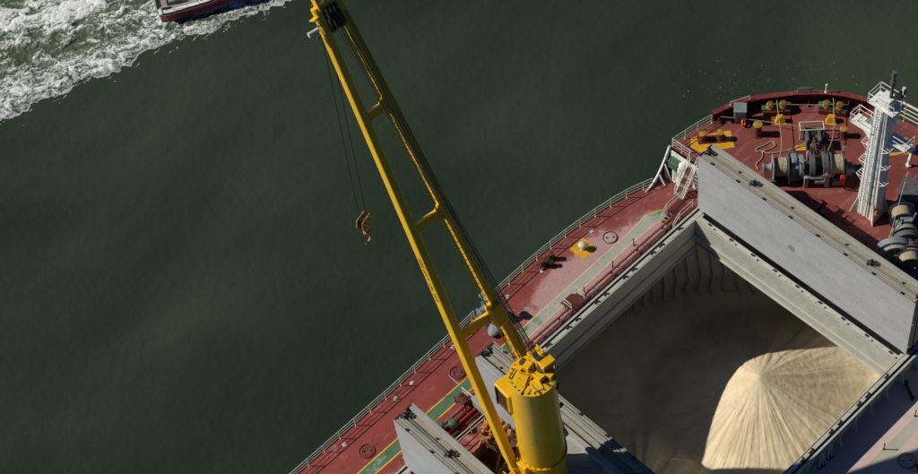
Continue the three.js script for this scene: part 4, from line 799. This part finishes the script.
// starboard side lumber in the shade
single('sounding_pipe', 'short dark red pipe on the shaded deck beside the far coaming', 'pipe', [rod([0, 0.14, 0], [-0.75, 0.14, 1.2], 0.12, 10), cyl(0.2, 0.2, 0.28, 0, 0.14, 0, 'y', 12), cyl(0.16, 0.16, 0.24, -0.75, 0.12, 1.2, 'y', 12)], M.redDark, [0.1, 0, 11.35]);
{
  for (const x of [-9.9, -8.9]) { const t = thing('cover_stopper', x < -9 ? 'pale steel eye bracket on far coaming, the aft one of two' : 'pale steel eye bracket on far coaming, the forward one of two', 'bracket', [x, 0, 11.15], 0, 'pair of eye brackets on the coaming'); part('frame', [...polyline([[-0.18, 0, 0.1], [-0.18, 1.75, 0], [0.18, 1.75, 0], [0.18, 0, 0.1]], 0.05), rod([-0.18, 1.2, 0], [0.18, 1.2, 0], 0.05)], M.rail, t); part('foot', box(0.6, 0.04, 0.3, 0, 0.02, 0.1), M.dark, t); }
}

// ---------------------------------------------------------------- forecastle fittings
{
  part('yellow_pad', slab([[5.8, -15.9], [8.6, -13.95], [7.45, -12.45], [5.1, -14.2], [5.0, -15.2]], FY + 0.001, FY + 0.006), M.yellowDeck, ship);
  const b = thing('mooring_bitts', 'red mooring bitts with yellow caps on the yellow painted corner pad', 'bollard', [6.75, FY + 0.006, -14.45], -0.76);
  part('base', rbox(2.3, 0.12, 0.85, 0, 0.06, 0, 0.04), M.redDark, b); for (const x of [-0.74, 0.74]) bollard(0.3, 0.9, M.cap, M.red, b, x, 0);
  const s = thing('single_bollard', 'single red bollard with yellow cap on the open forecastle deck', 'bollard', [9.75, FY, -11.95]); part('foot', cyl(0.5, 0.55, 0.08, 0, 0.04, 0, 'y', 24), M.redDark, s); bollard(0.36, 1.3, M.cap, M.red, s);
  const s2 = thing('single_bollard', 'red bollard with yellow roller cap ahead of the windlass', 'bollard', [14.3, FY, -6.5]); part('foot', cyl(0.45, 0.5, 0.08, 0, 0.04, 0, 'y', 24), M.redDark, s2); bollard(0.3, 0.95, M.cap, M.red, s2);
  const v = thing('ventilator', 'grey green box ventilator behind the port bulwark', 'ventilator', [9.95, FY, -14.05], 0.7);
  part('trunk', rbox(0.7, 0.9, 0.7, 0, 0.45, 0, 0.05), M.greyDark, v); part('hood', [rbox(1.0, 0.75, 1.0, 0, 1.28, 0, 0.08), rbox(1.1, 0.1, 1.1, 0, 1.68, 0, 0.04)], M.greyBlue, v); part('louvre', [0, 1, 2, 3].map((i) => box(0.8, 0.05, 0.06, 0, 1.05 + i * 0.14, 0.51)), M.dark, v);
  const lb = thing('lifebuoy', 'orange lifebuoy leaning at the foot of the grey ventilator', 'lifebuoy', [9.75, FY, -13.45], 0.4); part('ring', new THREE.TorusGeometry(0.28, 0.09, 10, 24).rotateX(-0.35).translate(0, 0.37, 0), M.orange, lb); part('band', [0, 1, 2, 3].map((i) => new THREE.TorusGeometry(0.28, 0.095, 10, 3, 0.35).rotateZ(i * Math.PI / 2).rotateX(-0.35).translate(0, 0.37, 0)).slice(0, 1), M.white, lb);
  // roller fairleads on the bulwark
  const fair = (label, x, z, turn) => {
    const f = thing('roller_fairlead', label, 'fairlead', [x, FY, z], turn, 'yellow roller fairleads round the bow');
    part('seat', rbox(2.3, 0.5, 0.8, 0, 0.25, 0.1, 0.05), M.redDark, f); part('bed', rbox(2.5, 0.1, 0.7, 0, 0.56, -0.1, 0.03), M.green, f);
    for (const k of [-1, 1]) { const r = part('roller', lathe([[0.32, 0], [0.32, 0.05], [0.24, 0.12], [0.23, 0.3], [0.3, 0.38], [0.31, 0.44], [0.14, 0.48], [0, 0.48]], k * 0.55, 0.6, 0, 22), M.cap, f); part('roller_stripe', [0, 1, 2].map((i) => box(0.62 - Math.abs(i - 1) * 0.18, 0.05, 0.075, k * 0.55, 1.07, -0.19 + i * 0.19, 0, 0.5)), M.rustDark, r); }
  };
  fair('yellow roller pair on a green bed beside the grey ventilator', 12.75, -12.4, -0.76);
  fair('yellow roller pair on a green bed ahead of the windlass', 15.85, -8.85, -1.02);
  const cone = (label, x, z, t) => { const c = thing('yellow_chock', label, 'chock', [x, FY, z], t, 'yellow deck chocks'); part('body', extrude([[-0.38, 0], [0.38, 0], [0.24, 0.5], [-0.24, 0.5]], 0.4, 0.04).rotateX(-0.25).translate(0, 0.05, -0.25), M.yellowDeck, c); part('foot', rbox(0.95, 0.06, 0.65, 0, 0.03, 0, 0.02), M.yellowDeck, c); };
  cone('yellow wedge shaped chock inboard of the roller pair by the ventilator', 12.05, -11.35, -0.76);
  cone('yellow wedge shaped chock inboard of the foremost port rollers', 14.85, -8.2, -1.0);
  // stand by the mast, starboard forward
  part('yellow_pad', slab([[15.0, -4.7], [17.6, -2.5], [16.4, -1.2], [13.9, -3.4]], FY + 0.001, FY + 0.006), M.yellowDeck, ship);
  const w = thing('horn_stand', 'small white bent pipe stand beyond the foremast', 'pipe stand', [15.3, FY, -0.5]);
  part('pipe', [...polyline([[0, 0, 0], [0, 0.9, 0], [0.35, 1.5, -0.1]], 0.13, 10), cyl(0.24, 0.2, 0.2, 0, 0.1, 0, 'y', 14)], M.white, w); part('nozzle', [cyl(0.2, 0.26, 0.4, 0.4, 1.55, -0.1, 'y', 14)], M.greyDark, w);
  // hatch lids and lockers behind the cover and near the mast
  const lockers = [[6.1, 1.5, 1.4, 0.5, 1.0, 'low red deck locker between hatch cover and mast'], [10.6, 2.3, 1.2, 0.6, 1.0, 'low red locker close behind the mast foot'], [6.5, -3.6, 1.6, 0.7, 1.2, 'red step locker at the foot of the port windlass'], [7.2, -2.2, 1.2, 0.4, 0.9, 'flat red hatch lid beside the port windlass']];
  for (const [x, z, a, h, c, lab] of lockers) { const t = thing('deck_locker', lab, 'locker', [x, FY, z]); part('body', rbox(a, h, c, 0, h / 2, 0, 0.04), M.redDark, t); part('lid', rbox(a + 0.1, 0.06, c + 0.1, 0, h + 0.02, 0, 0.02), M.red, t); }
  const k = thing('companion_hatch', 'large dark red companion hatch behind the foremast', 'hatch', [12.9, FY, 1.7], 0.5); part('body', rbox(2.2, 0.9, 2.0, 0, 0.45, 0, 0.05), M.redDark, k); part('lid', rbox(2.3, 0.1, 2.1, 0, 0.95, 0, 0.03), M.greyDark, k);
  // eye frame
  const e = thing('tool_tray', 'small open red square tray on deck by the mast', 'tray', [7.6, FY, -0.6]); for (const z of [-0.35, 0.35]) part('bar', box(0.8, 0.08, 0.08, 0, 0.04, z), M.redDark, e); for (const x of [-0.36, 0.36]) part('bar', box(0.08, 0.08, 0.6, x, 0.04, 0), M.redDark, e);
}
// ---------------------------------------------------------------- windlasses
function ringArc(r0, r1, width, a0, a1) {              // flat band bent round the x axis
  const s = new THREE.Shape(); s.absarc(0, 0, r1, a0, a1, false); s.absarc(0, 0, r0, a1, a0, true);
  return new THREE.ExtrudeGeometry(s, { depth: width, bevelEnabled: true, bevelSize: 0.02, bevelThickness: 0.02, bevelSegments: 1, curveSegments: 28 }).rotateY(Math.PI / 2);
}
function windlass(label, pos, turn) {
  const w = thing('windlass', label, 'windlass', pos, turn, 'anchor windlasses on the forecastle'); w.scale.set(1.22, 1.12, 1.1);
  part('bed', [rbox(5.6, 0.22, 1.5, 0, 0.11, 0, 0.04), rbox(2.2, 0.16, 3.0, 0.5, 0.09, -0.9, 0.04)], M.redDark, w);
  part('shaft', cyl(0.13, 0.13, 6.0, 0, 1.25, 0, 'x', 14), M.greyDark, w);
  part('warping_head', lathe([[0.36, 0], [0.38, 0.05], [0.24, 0.16], [0.22, 0.4], [0.34, 0.52], [0.34, 0.58], [0, 0.58]], 0, 0, 0, 22).rotateZ(Math.PI / 2).translate(-2.35, 1.25, 0), M.greyBlue, w);
  const drum = (x, len, r, name) => {
    const d = part('drum', [cyl(0.34, 0.34, len, x, 1.25, 0, 'x', 20)], M.greyDark, w);
    for (const s of [-1, 1]) part('drum_flange', [cyl(0.95, 0.95, 0.06, x + s * len / 2, 1.25, 0, 'x', 32), cyl(0.98, 0.98, 0.03, x + s * (len / 2 + 0.035), 1.25, 0, 'x', 32)], s < 0 ? M.grey : M.greyDark, d);
    const turns = []; for (let i = 0; i * 0.085 < len - 0.1; i++) turns.push(new THREE.TorusGeometry(r, 0.06, 6, 26).rotateY(Math.PI / 2).translate(x - len / 2 + 0.08 + i * 0.085, 1.25, (i % 3) * 0.01));
    const o = part('rope_turns', turns, M.hawser, d);
  };
  drum(-1.75, 0.95, 0.66); drum(1.95, 0.8, 0.7);
  part('gearbox', [rbox(0.55, 1.55, 1.15, -0.85, 0.95, 0.05, 0.08), rbox(0.4, 0.8, 0.9, -0.85, 1.75, -0.1, 0.1)], M.greyBlue, w);
  part('motor', [cyl(0.36, 0.36, 0.9, -0.2, 0.85, 0.55, 'x', 20), rbox(0.5, 0.3, 0.3, -0.2, 1.28, 0.55, 0.05)], M.greyDark, w);
  // chain wheel with brake bands
  const cw = part('chain_wheel', [cyl(0.5, 0.5, 0.5, 0.72, 1.3, -0.1, 'x', 12), cyl(0.8, 0.8, 0.07, 0.45, 1.3, -0.1, 'x', 28), cyl(0.8, 0.8, 0.07, 1.0, 1.3, -0.1, 'x', 28)], M.greyDark, w);
  for (const x of [0.3, 1.2]) part('brake_band', ringArc(0.84, 0.99, 0.34, -0.35, Math.PI + 0.5).translate(x - 0.17, 1.3, 0), M.greyDark, w);
  part('side_frame', [extrude([[-0.8, 0.1], [0.8, 0.1], [0.35, 1.5], [-0.35, 1.5]], 0.12).rotateY(Math.PI / 2).translate(-1.25, 0, 0)], M.grey, w);
  part('side_frame', [extrude([[-0.8, 0.1], [0.8, 0.1], [0.35, 1.5], [-0.35, 1.5]], 0.12).rotateY(Math.PI / 2).translate(1.4, 0, 0)], M.grey, w);
  part('side_frame', [extrude([[-0.7, 0.1], [0.7, 0.1], [0.3, 1.45], [-0.3, 1.45]], 0.12).rotateY(Math.PI / 2).translate(2.55, 0, 0)], M.greyDark, w);
  part('end_motor', [cyl(0.24, 0.24, 0.6, 2.9, 0.8, 0.25, 'x', 16), rbox(0.4, 0.7, 0.6, 2.85, 0.55, 0, 0.05)], M.greyBlue, w);
  for (const x of [-1.15, 2.5]) part('brake_lever', [rod([x, 1.3, -0.6], [x, 2.2, -0.75], 0.05, 8), cyl(0.08, 0.08, 0.12, x, 2.25, -0.76, 'y', 8)], M.grey, w);
  part('brake_handwheel', [new THREE.TorusGeometry(0.4, 0.05, 8, 26).rotateX(0.5).translate(1.25, 1.55, 1.35), rod([1.25, 1.55 + 0.0, 1.0], [1.25, 1.55, 1.35], 0.06), rod([0.87, 1.55, 1.35], [1.63, 1.55, 1.35], 0.03), rod([1.25, 1.2, 1.16], [1.25, 1.9, 1.54], 0.03)], M.redPipe, w);
  part('wheel_pedestal', [rbox(0.3, 1.4, 0.3, 1.25, 0.75, 1.05, 0.04), rbox(0.9, 0.3, 0.3, 0.9, 0.6, 1.05, 0.05), cyl(0.16, 0.16, 1.1, 0.5, 0.95, 0.95, 'x', 14), rbox(0.3, 1.1, 0.4, -0.1, 0.6, 0.95, 0.05)], M.grey, w);
  // chain and stopper
  for (let i = 0; i < 11; i++) { const z = -0.75 - i * 0.22, y = 1.75 - i * 0.09; const g = new THREE.TorusGeometry(0.13, 0.05, 6, 14).scale(1, 1.35, 1).rotateX(Math.PI / 2); if (i % 2) g.rotateZ(Math.PI / 2); g.rotateX(-0.35); part('chain_link', g.translate(0.72, y, z), M.rustDark, w); }
  part('chain_stopper', [rbox(1.0, 0.8, 0.9, 0.72, 0.4, -2.9, 0.08), rbox(0.2, 0.7, 1.0, 0.3, 0.9, -2.9, 0.05), rbox(0.2, 0.7, 1.0, 1.14, 0.9, -2.9, 0.05)], M.greyDark, w);
  part('hawse_pipe', [cyl(0.55, 0.62, 0.45, 0.72, 0.2, -3.8, 'y', 22), new THREE.TorusGeometry(0.55, 0.1, 8, 24).rotateX(Math.PI / 2).translate(0.72, 0.45, -3.8)], M.dark, w);
  part('guard_frame', [...polyline([[-0.1, 0, -4.4], [-0.1, 1.05, -4.4], [1.5, 1.05, -4.4], [1.5, 0, -4.4]], 0.045), ...polyline([[-0.1, 1.05, -4.4], [-0.1, 1.05, -3.6], [1.5, 1.05, -3.6], [1.5, 1.05, -4.4]], 0.045), rod([-0.1, 0.55, -4.4], [1.5, 0.55, -4.4], 0.035), rod([-0.1, 0, -3.6], [-0.1, 1.05, -3.6], 0.045), rod([1.5, 0, -3.6], [1.5, 1.05, -3.6], 0.045)], M.rail, w);
  part('gear_cover', [ringArc(0.5, 0.86, 0.26, 0, Math.PI * 2).translate(-0.52, 1.2, 0), cyl(0.2, 0.2, 0.5, -0.4, 1.2, 0, 'x', 16)], M.grey, w);
  for (const [x, y, z, a, b, c] of [[-0.3, 0.5, -0.8, 0.7, 0.5, 0.4], [0.25, 1.0, -1.15, 0.3, 0.5, 0.6], [1.25, 0.9, -1.2, 0.25, 0.7, 0.7], [-2.3, 0.4, 0.75, 0.5, 0.5, 0.3], [1.9, 0.45, 1.0, 0.6, 0.5, 0.4], [0.72, 1.05, -1.9, 0.6, 0.4, 0.5]]) part('fitting', rbox(a, b, c, x, y, z, 0.05), rnd() < 0.5 ? M.greyDark : M.grey, w);
  part('brake_rod', polyline([[0.3, 2.25, 0], [0.3, 2.3, -0.9], [0.3, 1.2, -1.3]], 0.06, 8), M.dark, w); part('brake_rod', polyline([[1.2, 2.25, 0], [1.2, 2.3, -0.9], [1.2, 1.2, -1.3]], 0.06, 8), M.dark, w);
  part('oil_pipe', tube([[-0.9, 2.1, 0.1], [-0.5, 2.3, 0.6], [-0.2, 1.5, 0.9], [0.5, 1.1, 1.0]], 0.04, 24, 6), M.dark, w);
  part('control_stand', [rbox(0.3, 0.9, 0.3, 2.3, 0.7, 1.1, 0.04), cyl(0.03, 0.03, 0.5, 2.3, 1.35, 1.1, 'y', 6)], M.brightRed, w);
  return w;
}
windlass('grey mooring windlass with rope drums close behind the port folded cover', [8.95, FY, -6.05], -Math.PI / 4);
const stbdWindlass = windlass('grey mooring windlass with spoked gear wheel on the far side of the foremast', [8.45, FY, 4.35], Math.PI * 1.25);
part('gear_wheel', [ringArc(0.86, 1.06, 0.22, 0, Math.PI * 2), ringArc(0.08, 0.24, 0.3, 0, Math.PI * 2), ...[0, 1, 2].map((i) => box(0.1, 1.9, 0.13, 0.11, 0, 0, i * Math.PI / 3 + 0.3))].map((g) => g.translate(1.35, 1.35, 0.95)), M.grey, stbdWindlass);
part('gear_guard', ringArc(1.12, 1.3, 0.4, -0.2, Math.PI * 0.9).translate(0.9, 1.35, 1.0), M.greyBlue, stbdWindlass);
part('gear_bearing', [rod([1.0, 1.35, 0.95], [2.0, 1.35, 0.95], 0.1, 10), rbox(0.3, 1.3, 0.4, 1.9, 0.65, 0.95, 0.05)], M.greyDark, stbdWindlass);
part('yellow_pad', slab([[10.9, -8.8], [13.1, -6.6], [11.8, -5.2], [9.5, -7.4]], FY + 0.001, FY + 0.006), M.yellowDeck, ship);
// hawsers
single('mooring_line', 'pale mooring line from port drum to rollers by the ventilator', 'rope', tube([[7.95, 4.0, -8.2], [9.8, 3.9, -9.4], [12.6, 3.95, -12.2], [13.2, 3.9, -12.75]], 0.035, 40, 5), M.hawser);
single('mooring_line', 'pale mooring line from windlass drum to the foremost rollers', 'rope', tube([[10.6, 4.0, -5.6], [13, 3.9, -6.6], [15.6, 3.95, -8.6], [16.4, 3.9, -9.3]], 0.035, 40, 5), M.hawser);
single('mooring_line', 'long pale line stretched from bulwark stay across to the bollard', 'rope', tube([[8.6, 3.9, -15.1], [10.4, 3.75, -12.6], [12.4, 3.8, -9.2], [14.2, 3.85, -6.6]], 0.03, 40, 5), M.hawser);
single('mooring_line', 'pale line strung between the two yellow roller pairs', 'rope', tube([[13.0, 4.0, -12.0], [14.4, 3.95, -10.4], [15.8, 4.0, -8.8]], 0.03, 30, 5), M.hawser);
single('coiled_rope', 'loosely looped tan rope lying on the forecastle deck', 'rope', tube([[6.9, 3.06, -9.4], [7.15, 3.06, -9.85], [8.05, 3.06, -9.97], [8.55, 3.06, -10.4], [8.3, 3.06, -10.75], [8.5, 3.07, -10.95], [9.2, 3.06, -10.7], [9.9, 3.06, -10.5], [9.75, 3.06, -10.0], [9.1, 3.06, -10.15], [8.6, 3.14, -10.35], [8.8, 3.1, -9.8], [9.6, 3.06, -9.2], [10.7, 3.06, -8.6], [11.9, 3.4, -8.0]], 0.05, 150, 6), M.hawser);

// ---------------------------------------------------------------- foremast
{
  const X = 9.5, m = thing('foremast', 'white box foremast with ladder and platforms on the forecastle', 'mast', [X, FY, 0.1]);
  const Hm = 13.2;
  const taper = (w0, d0, w1, d1, h) => { const g = new THREE.BoxGeometry(1, h, 1, 1, 6, 1), p = g.attributes.position; for (let i = 0; i < p.count; i++) { const t = p.getY(i) / h + 0.5; p.setXYZ(i, p.getX(i) * mix(w0, w1, t), p.getY(i) + h / 2, p.getZ(i) * mix(d0, d1, t)); } g.computeVertexNormals(); return g; };
  part('column', taper(1.35, 1.9, 0.75, 1.1, Hm), M.white, m);
  for (const [sx, sz] of [[-1, -1], [-1, 1], [1, -1], [1, 1]]) part('foot_fin', extrude([[0, 0], [0.75, 0], [0.1, 2.3], [0, 2.3]], 0.08).rotateY(Math.atan2(-sz, sx)).translate(sx * 0.55, 0, sz * 0.65), M.white, m);
  const lad = (z, off, y0, y1, nm) => { const xa = (y) => -(mix(1.35, 0.75, y / Hm) / 2 + off); const l = part('ladder', [rod([xa(y0), y0, z - 0.2], [xa(y1), y1, z - 0.2], 0.035), rod([xa(y0), y0, z + 0.2], [xa(y1), y1, z + 0.2], 0.035)], M.white, m); part('rungs', Array.from({ length: Math.floor((y1 - y0) / 0.3) }, (_, i) => { const y = y0 + 0.2 + i * 0.3; return rod([xa(y), y, z - 0.22], [xa(y), y, z + 0.22], 0.016, 5); }), M.white, l); return l; };
  lad(-0.28, 0.16, 0.1, 12.9);
  const hoops = []; for (let y = 2.4; y < 12.5; y += 1.1) part('cage_hoop', new THREE.TorusGeometry(0.36, 0.025, 5, 14, Math.PI).rotateX(Math.PI / 2).rotateY(-Math.PI / 2).translate(-(mix(1.35, 0.75, y / Hm) / 2 + 0.16), y, -0.28), M.white, m);
  part('cage_bar', [rod([-1.2, 2.4, -0.28], [-0.92, 12.4, -0.28], 0.025)], M.white, m);
  part('cable_conduit', [rod([-0.72, 0.2, 0.28], [-0.43, 13, 0.2], 0.05), rod([-0.72, 0.2, 0.62], [-0.43, 13, 0.4], 0.03)], M.rail, m);
  // rest steps
  for (const [y, s] of [[4.4, -1], [6.2, -1], [8.4, -1], [5.0, 1], [7.0, 1], [9.0, 1]]) { const z = s * (mix(1.55, 0.9, y / Hm) / 2); part('rest_step', [...polyline([[-0.55, y, z], [-0.55, y, z + s * 0.7], [0.15, y, z + s * 0.7], [0.15, y, z]], 0.03), ...polyline([[-0.55, y + 0.02, z + s * 0.7], [-0.5, y - 0.7, z]], 0.03), ...[0.2, 0.4].map((k) => rod([-0.55 + k * 1.2, y, z], [-0.55 + k * 1.2, y, z + s * 0.7], 0.02))], M.white, m); }
  // platforms
  const plat = (y, z0, z1, x0, x1, side) => {
    const p = part('platform', [box(x1 - x0, 0.08, z1 - z0, (x0 + x1) / 2, y, (z0 + z1) / 2)], M.white, m);
    const pts = side < 0 ? [[x1, 0, z1], [x1, 0, z0], [x0, 0, z0], [x0, 0, z1]] : [[x1, 0, z0], [x1, 0, z1], [x0, 0, z1], [x0, 0, z0]];
    part('platform_rail', [...polyline(pts.map(([x, , z]) => [x, y + 1.0, z]), 0.032), ...polyline(pts.map(([x, , z]) => [x, y + 0.5, z]), 0.026), ...pts.map(([x, , z]) => rod([x, y, z], [x, y + 1.0, z], 0.03))], M.white, p);
    part('platform_bracket', extrude([[0, 0], [0, -1.9], [1, 0]].map(([a, b]) => [a * Math.abs(z1 - z0) * 0.92, b]), 0.1).rotateY(side < 0 ? Math.PI / 2 : -Math.PI / 2).translate((x0 + x1) / 2, y - 0.04, side < 0 ? z1 : z0), M.white, p);
  };
  plat(9.9, -2.5, -0.45, -0.6, 0.5, -1); plat(9.4, 0.45, 2.3, 0.0, 1.1, 1); plat(13.2, -1.15, 1.2, -0.6, 0.9, -1);
  part('top_box', [rbox(0.9, 1.0, 1.0, 0.05, 13.75, 0.15, 0.05)], M.white, m);
  part('light_post', [cyl(0.11, 0.14, 2.6, 0.1, 15.4, 0.35, 'y', 12), cyl(0.2, 0.2, 0.4, 0.1, 15.9, 0.35, 'y', 12), cyl(0.18, 0.18, 0.5, 0.1, 16.8, 0.35, 'y', 12)], M.greyDark, m);
  part('horn', [cyl(0.1, 0.34, 0.9, 0.55, 14.7, 0.95, 'x', 16)], M.dark, m);
  part('lamp_post', [rod([0.4, 13.2, 1.15], [0.4, 15.4, 1.15], 0.05), cyl(0.12, 0.12, 0.3, 0.4, 15.5, 1.15, 'y', 10)], M.white, m);
  part('yard', [rod([0.3, 7.6, 0.3], [1.9, 7.9, 2.1], 0.1, 8), rod([0.3, 8.8, 0.3], [1.9, 7.9, 2.1], 0.05, 8), rod([0.3, 6.6, 0.3], [1.9, 7.9, 2.1], 0.04, 8)], M.white, m);
  part('floodlight', [rbox(0.4, 0.4, 0.5, 1.95, 7.6, 2.1, 0.06), cyl(0.1, 0.1, 0.5, 1.95, 8.1, 2.1, 'y', 10)], M.greyDark, m);
  part('bell', lathe([[0.3, 0], [0.24, 0.1], [0.18, 0.35], [0, 0.42]], -0.55, 1.2, 0.95, 16), M.rust, m);
  part('search_light', [cyl(0.26, 0.3, 0.45, 0.1, 10.5, -0.95, 'x', 16), rod([0.1, 9.94, -0.95], [0.1, 10.4, -0.95], 0.06)], M.greyBlue, m);
}
single('mast_stay', 'thin wire stay from the foremast yard down to the deck', 'wire', rod([11.3, 10.9, 2.1], [7.0, 3.0, 3.6], 0.02, 4), M.rail);

// ---------------------------------------------------------------- launch
{
  const bt = thing('launch', 'small red hulled launch with grey deck speeding ahead of its wake', 'boat', [-11.9, WATER_Y, -72.3], -Math.atan2(BH.z, BH.x));
  // local x forward, z starboard; the aft starboard corner of the hull is at the origin
  const Lb = 11.4, Bb = 4.4, half = Bb / 2, n = 40;
  const hb = (x) => { const t = x / Lb; return half * (t < 0.4 ? mix(0.97, 1, t * 2.5) - 0.16 * Math.pow(Math.max(0, 1 - x / 0.9), 2) : Math.pow(Math.max(0, 1 - Math.pow((t - 0.4) / 0.6, 2.1)), 0.7)); };
  const sheer = (x) => 1.6 + 0.9 * Math.pow(x / Lb, 2);
  const zc = -half;
  const skin = (yf0, yf1, k0, k1) => { const pos = []; for (let i = 0; i < n; i++) for (const s of [-1, 1]) { const xa = Lb * i / n, xb = Lb * (i + 1) / n; const P = (x, f, k) => [x, sheer(x) * f - (f < 0.01 ? 0.4 : 0), zc + s * hb(x) * k]; pos.push(...P(xa, yf0, k0), ...P(xb, yf0, k0), ...P(xa, yf1, k1), ...P(xb, yf0, k0), ...P(xb, yf1, k1), ...P(xa, yf1, k1)); } const g = new THREE.BufferGeometry(); g.setAttribute('position', new THREE.Float32BufferAttribute(pos, 3)); g.setAttribute('uv', new THREE.Float32BufferAttribute(new Float32Array(pos.length / 3 * 2), 2)); g.computeVertexNormals(); return g; };
  part('hull_bottom', [skin(0, 0.18, 0.72, 0.86)], M.dark, bt);
  part('boot_line', [skin(0.18, 0.24, 0.86, 0.885)], M.white, bt);
  part('hull_side', [skin(0.24, 0.76, 0.885, 0.985)], M.boatRed, bt);
  part('hull_stripe', [skin(0.76, 0.9, 0.985, 1.0)], M.white, bt);
  part('gunwale_fender', [-1, 1].map((s) => tube(Array.from({ length: n + 1 }, (_, i) => { const x = Lb * i / n; return [x, sheer(x) * 0.92, zc + s * hb(x) * 1.0]; }), 0.09, 60, 8)).concat([rod([0, 1.47, zc - hb(0)], [0, 1.47, zc + hb(0)], 0.1, 8)]), M.rubber, bt);
  for (const s of [-1, 1]) part('gunwale_cap', slab([...Array.from({ length: n }, (_, i) => [Lb * i / n, zc + s * hb(Lb * i / n) * 0.985]), ...Array.from({ length: n }, (_, i) => [Lb * (n - 1 - i) / n, zc + s * (hb(Lb * (n - 1 - i) / n) - Math.min(0.5, 0.5 * hb(Lb * (n - 1 - i) / n)))])], 1.5, 1.58), M.white, bt);
  part('transom', [box(0.12, 1.6, 2 * hb(0) - 0.1, 0.02, 0.7, zc)], M.white, bt);
  part('deck', [slab([...Array.from({ length: n + 1 }, (_, i) => [Lb * i / n, zc + hb(Lb * i / n) * 0.97]), ...Array.from({ length: n + 1 }, (_, i) => [Lb * (n - i) / n, zc - hb(Lb * (n - i) / n) * 0.97])], 1.1, 1.16)], M.grey, bt);
  for (const z of [-0.45, -Bb + 0.45]) part('corner_cap', [rbox(0.35, 0.14, 0.9, 0.2, 1.62, z, 0.05)], M.white, bt);
  part('wheelhouse', [rbox(4.2, 2.3, 3.0, 6.4, 2.15, zc, 0.25)], M.white, bt); part('wheelhouse_window', rbox(4.3, 0.7, 2.7, 6.4, 2.55, zc, 0.1), M.glass, bt); part('wheelhouse_roof', rbox(4.6, 0.14, 3.2, 6.4, 3.35, zc, 0.06), M.white, bt);
  part('engine_box', [rbox(1.5, 0.6, 1.4, 2.0, 1.36, zc, 0.08)], M.grey, bt); part('stern_bench', [rbox(0.6, 0.45, 2.2, 0.75, 1.28, zc, 0.06)], M.coverTop, bt);
  part('deck_rail', [...polyline([[0.3, 2.0, zc + hb(0) - 0.25], [3, 2.05, zc + hb(3) - 0.2], [5, 2.1, zc + hb(5) - 0.2]], 0.035), ...[0.3, 1.6, 3, 4.2].map((x) => rod([x, 1.05, zc + hb(x) - 0.22], [x, 2.03, zc + hb(x) - 0.22], 0.03))], M.white, bt);
  part('deck_rail', [...polyline([[0.3, 2.0, zc - hb(0) + 0.25], [3, 2.05, zc - hb(3) + 0.2], [5, 2.1, zc - hb(5) + 0.2]], 0.035), ...[0.3, 1.6, 3, 4.2].map((x) => rod([x, 1.05, zc - hb(x) + 0.22], [x, 2.03, zc - hb(x) + 0.22], 0.03))], M.white, bt);
}


renderer.render(scene, camera);
